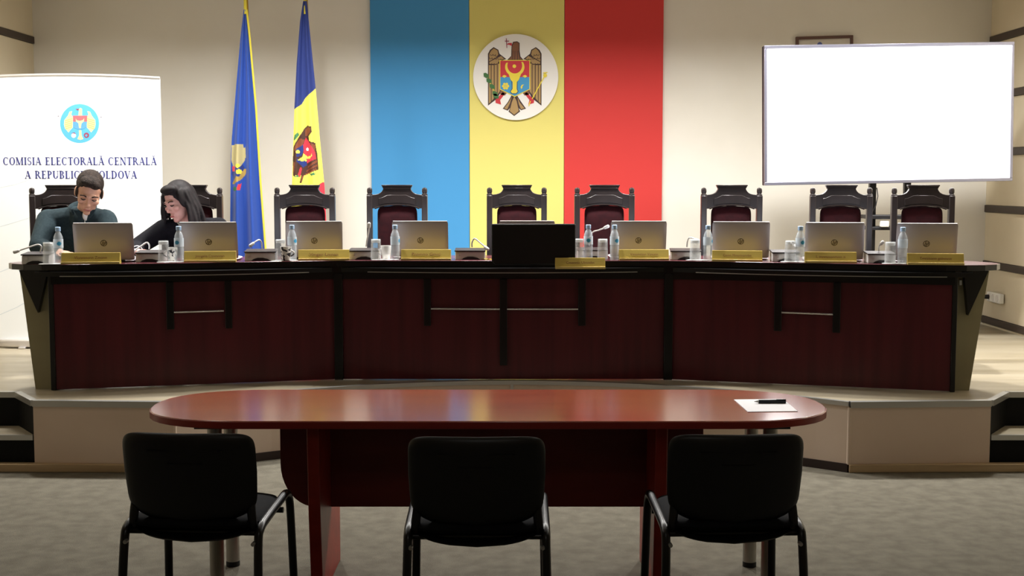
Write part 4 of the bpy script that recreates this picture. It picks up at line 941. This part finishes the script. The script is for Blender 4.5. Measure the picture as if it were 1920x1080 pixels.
def head_shape(fem=False):
    # local: face towards -y, origin at the head's centre, about 0.245 m from chin to crown
    h = MB(); k = 0.94 if fem else 1.0
    h.ell((0, 0.018, 0.035), (0.077 * k, 0.096, 0.088)); h.ell((0, -0.022, -0.01), (0.066 * k, 0.066, 0.092)); h.ell((0, -0.03, -0.062), (0.052 * k, 0.05, 0.052))
    h.ell((0, -0.062, -0.102), (0.024 * k, 0.022, 0.018))
    h.ell((0, -0.08, 0.022), (0.046 * k, 0.014, 0.012))                                # brow ridge
    h.ell((0, -0.088, -0.012), (0.0095, 0.016, 0.03)); h.ell((0, -0.101, -0.03), (0.0145, 0.014, 0.0115))      # nose bridge and tip
    for s in (-1, 1):
        h.ell((s * 0.04 * k, -0.062, -0.022), (0.024, 0.022, 0.02))                     # cheekbone
        h.ell((s * 0.0775 * k, 0.012, -0.005), (0.010, 0.02, 0.034))                   # ear
        h.ell((s * 0.011, -0.096, -0.034), (0.008, 0.009, 0.008))
    h.ell((0, -0.082, -0.064), (0.022, 0.010, 0.008)); h.ell((0, -0.080, -0.076), (0.02, 0.010, 0.008))
    return h
def hand(mb, wrist, dirv, side, curl=0.5, sc=1.0):
    # palm with four fingers and a thumb; dirv = pointing direction, fingers bend downwards
    w_ = Vector(wrist); d = Vector(dirv).normalized(); up = Vector((0, 0, 1)); s = d.cross(up).normalized() * side; up = s.cross(d) * side
    if up.z < 0: up = -up
    pc = w_ + d * 0.045 * sc
    M = Matrix((s, d, up)).transposed()
    mb.ell(pc, (0.042 * sc, 0.05 * sc, 0.016 * sc), M)
    for j, (o, l) in enumerate(((-0.031, 0.072), (-0.0105, 0.082), (0.0105, 0.077), (0.031, 0.06))):
        a = pc + s * o * sc + d * 0.04 * sc; b = a + (d * math.cos(curl * 0.6) - up * math.sin(curl * 0.6)) * l * 0.45 * sc
        c = b + (d * math.cos(curl * 1.5) - up * math.sin(curl * 1.5)) * l * 0.32 * sc; e = c + (d * math.cos(curl * 2.2) - up * math.sin(curl * 2.2)) * l * 0.25 * sc
        mb.cap(a, b, 0.0095 * sc, 0.0088 * sc, 8); mb.cap(b, c, 0.0088 * sc, 0.008 * sc, 8); mb.cap(c, e, 0.008 * sc, 0.007 * sc, 8)
    a = pc - s * 0.034 * sc - d * 0.02 * sc; b = a - s * 0.022 * sc + d * 0.025 * sc - up * 0.006; c = b - s * 0.004 * sc + d * 0.028 * sc - up * 0.008
    mb.cap(a, b, 0.0125 * sc, 0.0105 * sc, 8); mb.cap(b, c, 0.0105 * sc, 0.008 * sc, 8)
    return mb
def legs(mb, X, hipY, seat, r=1.0):
    for s in (-1, 1):
        hip, kn, an = Vector((X + s * 0.09, hipY, seat + 0.09)), Vector((X + s * 0.12, hipY - 0.43, seat + 0.08)), Vector((X + s * 0.12, hipY - 0.36, PZ + 0.09))
        mb.cap(hip, kn, 0.085 * r, 0.06 * r); mb.cap(kn, an, 0.058 * r, 0.042 * r)
def shoes(X, hipY, root):
    for s in (-1, 1):
        obj('shoe', MB().ell((X + s * 0.12, hipY - 0.42, PZ + 0.045), (0.045, 0.13, 0.044)), 'shoe', root)

# --- man in teal half-zip pullover, head bowed over the laptop
def man():
    hc = at(167, 362, 8.46)                                     # head centre
    Mh = Euler((math.radians(33), math.radians(7), math.radians(17)), 'XYZ').to_matrix()
    Mh = Matrix.Rotation(math.radians(20), 3, 'Z') @ Matrix.Rotation(math.radians(8), 3, 'Y') @ Matrix.Rotation(math.radians(30), 3, 'X')
    X = -2.93; seat = PZ + 0.5; hipY = 8.84
    neck = Vector((X + 0.06, 8.60, 1.48)); S = {-1: Vector((-3.11, 8.60, 1.415)), 1: Vector((-2.72, 8.56, 1.415))}
    E = {-1: Vector((-3.10, 8.38, 1.255)), 1: Vector((-2.62, 8.40, 1.25))}; Wt = {-1: Vector((-2.93, 8.27, 1.222)), 1: Vector((-2.66, 8.22, 1.222))}
    b = xf(head_shape(), Mh * 1.07, hc)
    b.cap(neck - Vector((0, 0, 0.06)), hc + Mh @ Vector((0, 0.035, -0.06)), 0.062, 0.056)
    b.cap((X, hipY, seat + 0.12), (X, 8.78, seat + 0.28), 0.11, 0.11); b.cap((X, 8.76, 1.2), (X + 0.03, 8.68, 1.34), 0.1, 0.08); b.cap(S[-1] + Vector((0, 0.03, -0.03)), S[1] + Vector((0, 0.03, -0.03)), 0.035, 0.035)
    legs(b, X, hipY, seat, 0.95)
    for s in (-1, 1):
        b.cap(S[s], E[s], 0.05, 0.04); b.cap(E[s], Wt[s], 0.04, 0.028)
    hand(b, Wt[-1], (0.85, -0.5, -0.05), -1, 0.5); hand(b, Wt[1], (-0.3, -0.9, -0.05), 1, 0.5)
    p = remesh('person', b, 'skin_warm', None, 0.0055, 3); tag(p, 'seated man in dark teal half-zip pullover, head bowed over his laptop', 'person')
    # pullover
    c = MB(); c.cap((X, hipY, seat + 0.1), (X, 8.8, seat + 0.26), 0.165, 0.17); c.cap((X, 8.78, seat + 0.3), (X + 0.02, 8.66, 1.33), 0.17, 0.14)
    c.cap((-3.04, 8.65, 1.33), (-2.8, 8.62, 1.33), 0.115, 0.115); c.cap(S[-1] + Vector((0.02, 0, 0)), neck + Vector((-0.02, 0.01, -0.035)), 0.078, 0.075); c.cap(S[1] - Vector((0.02, 0, 0)), neck + Vector((0.02, 0.01, -0.035)), 0.078, 0.075)
    for s in (-1, 1): c.cap(S[s], E[s], 0.082, 0.064); c.cap(E[s], Wt[s] + (E[s] - Wt[s]) * 0.12, 0.062, 0.042)
    c.cap(neck + Vector((0, 0.0, -0.12)), neck + Vector((0, -0.03, -0.045)), 0.1, 0.085)
    remesh('pullover', c, 'sweater', p, 0.008, 5)
    # stand collar, open at the throat, and zip
    fw = (hc - neck); d = Vector((0.0, -0.45, 1)).normalized()
    col = []
    ax = Vector((0, -0.35, 1)).normalized(); u = Vector((1, 0, 0)); v = ax.cross(u)
    mbc = MB(); n = 30; vs = []
    for k in range(n + 1):
        a = math.radians(-62 + 304 * k / n); rr = 0.082
        base = neck + Vector((0.0, -0.01, -0.01)) + (u * math.cos(a) * rr + v * math.sin(a) * (rr + 0.012))
        vs += [base - ax * 0.02, base + ax * 0.055 + (u * math.cos(a) + v * math.sin(a)) * 0.008]
    mbc.add(vs, [(2 * k, 2 * k + 2, 2 * k + 3, 2 * k + 1) for k in range(n)])
    o = obj('collar', mbc, 'sweater', p, smooth=60); so = o.modifiers.new('s', 'SOLIDIFY'); so.thickness = 0.010
    yb = neck.y - 0.118
    sp = at(161, 404, neck.y - 0.125)
    obj('shirt', MB().ell(sp, (0.022, 0.02, 0.034)), 'shirt_white', p)
    for sx in (-1, 1):                          # turned-down collar tips beside the throat
        obj('collar_tip', MB().prism([(sp.x + sx * 0.012, sp.z - 0.035), (sp.x + sx * 0.03, sp.z + 0.035), (sp.x + sx * 0.075, sp.z + 0.04), (sp.x + sx * 0.05, sp.z - 0.0)], sp.y - 0.028, sp.y - 0.018, 'y'), 'sweater', p, bevel=0.003)
    obj('zip', MB().tube([sp + Vector((0, -0.022, -0.03)), sp + Vector((0.002, -0.03, -0.1)), sp + Vector((0.004, -0.03, -0.16))], 0.003, 6), 'alu', p)
    tr = MB(); legs(tr, X, hipY, seat, 1.1); remesh('trousers', tr, 'trouser', p, 0.01, 3); shoes(X, hipY, p)
    # short hair
    h = MB(); h.ell((0, 0.03, 0.052), (0.083, 0.099, 0.084)); h.ell((0, -0.03, 0.1), (0.062, 0.05, 0.03)); h.ell((0.03, -0.06, 0.09), (0.03, 0.024, 0.024)); h.ell((0, 0.075, -0.02), (0.07, 0.045, 0.07))
    hm = remesh('hair', xf(h, Mh * 1.07, hc), 'hair_brown', p, 0.005, 2)
    for s in (-1, 1):
        obj('eyebrow', xf(MB().tube(curve_pts([(s * 0.016, -0.0935, 0.024), (s * 0.032, -0.092, 0.031), (s * 0.052, -0.08, 0.024)], 4), [0.004] * 9, 8), Mh * 1.07, hc), 'hair_brown', p)
        obj('eye', xf(MB().tube(curve_pts([(s * 0.018, -0.086, 0.004), (s * 0.032, -0.088, -0.001), (s * 0.047, -0.08, 0.003)], 4), [0.0025, 0.003, 0.0035, 0.0038, 0.004, 0.0038, 0.0035, 0.003, 0.0025], 8), Mh * 1.07, hc), 'eye_dark', p)
        obj('sideburn', xf(MB().ell((s * 0.073, -0.018, 0.014), (0.009, 0.016, 0.035)), Mh * 1.07, hc), 'hair_brown', p)
    obj('mouth', xf(MB().ell((0, -0.0895, -0.07), (0.024, 0.005, 0.004)), Mh * 1.07, hc), 'lip', p)
man()

# --- woman in black, long dark hair, looking down to her right
def woman():
    hc = at(334, 378, 8.50)
    Mh = Matrix.Rotation(math.radians(-34), 3, 'Z') @ Matrix.Rotation(math.radians(-6), 3, 'Y') @ Matrix.Rotation(math.radians(20), 3, 'X')
    HS = 1.03
    X = -2.14; seat = PZ + 0.49; hipY = 8.86
    neck = Vector((-2.17, 8.60, 1.42)); S = {-1: Vector((-2.33, 8.58, 1.36)), 1: Vector((-1.98, 8.64, 1.37))}
    E = {-1: Vector((-2.47, 8.40, 1.245)), 1: Vector((-1.93, 8.5, 1.22))}; Wt = {-1: Vector((-2.41, 8.22, 1.232)), 1: Vector((-2.0, 8.3, 1.215))}
    b = xf(head_shape(True), Mh * HS, hc)
    b.cap(neck - Vector((0, 0, 0.06)), hc + Mh @ Vector((0, 0.03, -0.06)), 0.05, 0.046)
    b.cap((X, hipY, seat + 0.12), (X, 8.8, seat + 0.28), 0.12, 0.11); b.cap((X, 8.76, 1.18), (X, 8.66, 1.32), 0.115, 0.1); b.cap(S[-1], S[1], 0.05, 0.05)
    legs(b, X, hipY, seat, 0.9)
    for s in (-1, 1): b.cap(S[s], E[s], 0.043, 0.035); b.cap(E[s], Wt[s], 0.035, 0.026)
    hand(b, Wt[-1], (0.9, -0.25, -0.05), -1, 0.45, 0.95); hand(b, Wt[1], (-0.5, -0.8, -0.05), 1, 0.45, 0.92)
    p = remesh('person', b, 'skin_rose', None, 0.0055, 3); tag(p, 'seated woman in black with long dark hair, looking down at her hand', 'person')
    c = MB(); c.cap((X, hipY, seat + 0.1), (X, 8.82, seat + 0.26), 0.15, 0.145); c.cap((X, 8.8, seat + 0.3), (X, 8.68, 1.28), 0.145, 0.125)
    c.cap((-2.26, 8.64, 1.3), (-2.03, 8.66, 1.3), 0.1, 0.1); c.cap(S[-1] + Vector((0.02, 0, 0)), neck + Vector((-0.02, 0.01, -0.04)), 0.066, 0.06); c.cap(S[1] - Vector((0.02, 0, 0)), neck + Vector((0.02, 0.01, -0.04)), 0.066, 0.06)
    for s in (-1, 1): c.cap(S[s], E[s], 0.07, 0.058); c.cap(E[s], Wt[s] + (E[s] - Wt[s]) * 0.1, 0.056, 0.04)
    remesh('jumper', c, 'black_knit', p, 0.008, 5)
    ax = Vector((0, -0.4, 1)).normalized(); u = Vector((1, 0, 0)); v = ax.cross(u)
    obj('collar', MB().tube([neck + Vector((0, -0.015, 0.0)) + u * math.cos(2 * PI * k / 28) * 0.068 + v * math.sin(2 * PI * k / 28) * 0.075 for k in range(29)], 0.008, 8), 'collar_pale', p, smooth=60)
    cf = Wt[-1] + (E[-1] - Wt[-1]) * 0.06; dd = (E[-1] - Wt[-1]).normalized()
    obj('cuff', MB().tube([cf - dd * 0.012, cf + dd * 0.012], 0.037, 16), 'shirt_white', p)
    tr = MB(); legs(tr, X, hipY, seat, 1.1); remesh('trousers', tr, 'trouser', p, 0.01, 3); shoes(X, hipY, p)
    # long hair: cap plus falling locks
    h = MB(); h.ell((0, 0.028, 0.044), (0.086, 0.1, 0.092)); h.ell((0, -0.04, 0.096), (0.064, 0.045, 0.032)); h.ell((0, 0.07, -0.04), (0.078, 0.05, 0.1))
    for s in (-1, 1): h.ell((s * 0.074, -0.012, 0.022), (0.016, 0.045, 0.065))
    h = xf(h, Mh * HS, hc)
    top = hc + Mh @ Vector((0, 0.02, 0.09))
    for k in range(90):                         # locks on the head's left side (picture right) and behind, falling over the shoulder
        a = random.uniform(-0.5, 2.6) if k < 66 else random.uniform(2.6, 3.7); r = random.uniform(0.8, 1.0)
        st = hc + (Mh @ Vector((0.082 * math.cos(a) * r, 0.03 + 0.085 * math.sin(a) * r, 0.05))) * HS
        out = Vector((math.cos(a), math.sin(a) * 0.6 + 0.1, 0)); L = random.uniform(0.2, 0.34) if k < 66 else random.uniform(0.14, 0.2)
        drift = Vector((random.uniform(0.02, 0.09), random.uniform(-0.03, 0.05), 0)) if k < 66 else Vector((random.uniform(-0.03, 0.02), 0, 0))
        pts = curve_pts([top.lerp(st, 0.4) + out * 0.02 + Vector((0, 0, 0.02)), st + out * 0.012, st + out * 0.03 + drift * 0.5 - Vector((0, 0, L * 0.5)), st + out * 0.02 + drift - Vector((0, 0, L))], 5)
        h.tube(pts, [0.013] * (len(pts) - 3) + [0.012, 0.009, 0.005], 7)
    remesh('hair', h, 'hair_dark', p, 0.006, 2)
    for s in (-1, 1):
        obj('eyebrow', xf(MB().tube(curve_pts([(s * 0.015, -0.0935, 0.024), (s * 0.03, -0.092, 0.03), (s * 0.048, -0.08, 0.024)], 4), [0.003] * 9, 8), Mh * HS, hc), 'hair_dark', p)
        obj('eye', xf(MB().tube(curve_pts([(s * 0.017, -0.086, 0.003), (s * 0.03, -0.088, -0.002), (s * 0.045, -0.08, 0.002)], 4), [0.0025, 0.003, 0.0035, 0.004, 0.004, 0.0038, 0.0035, 0.003, 0.0025], 8), Mh * HS, hc), 'eye_dark', p)
    obj('mouth', xf(MB().ell((0, -0.0895, -0.07), (0.02, 0.006, 0.006)), Mh * HS, hc), 'lip', p)
woman()
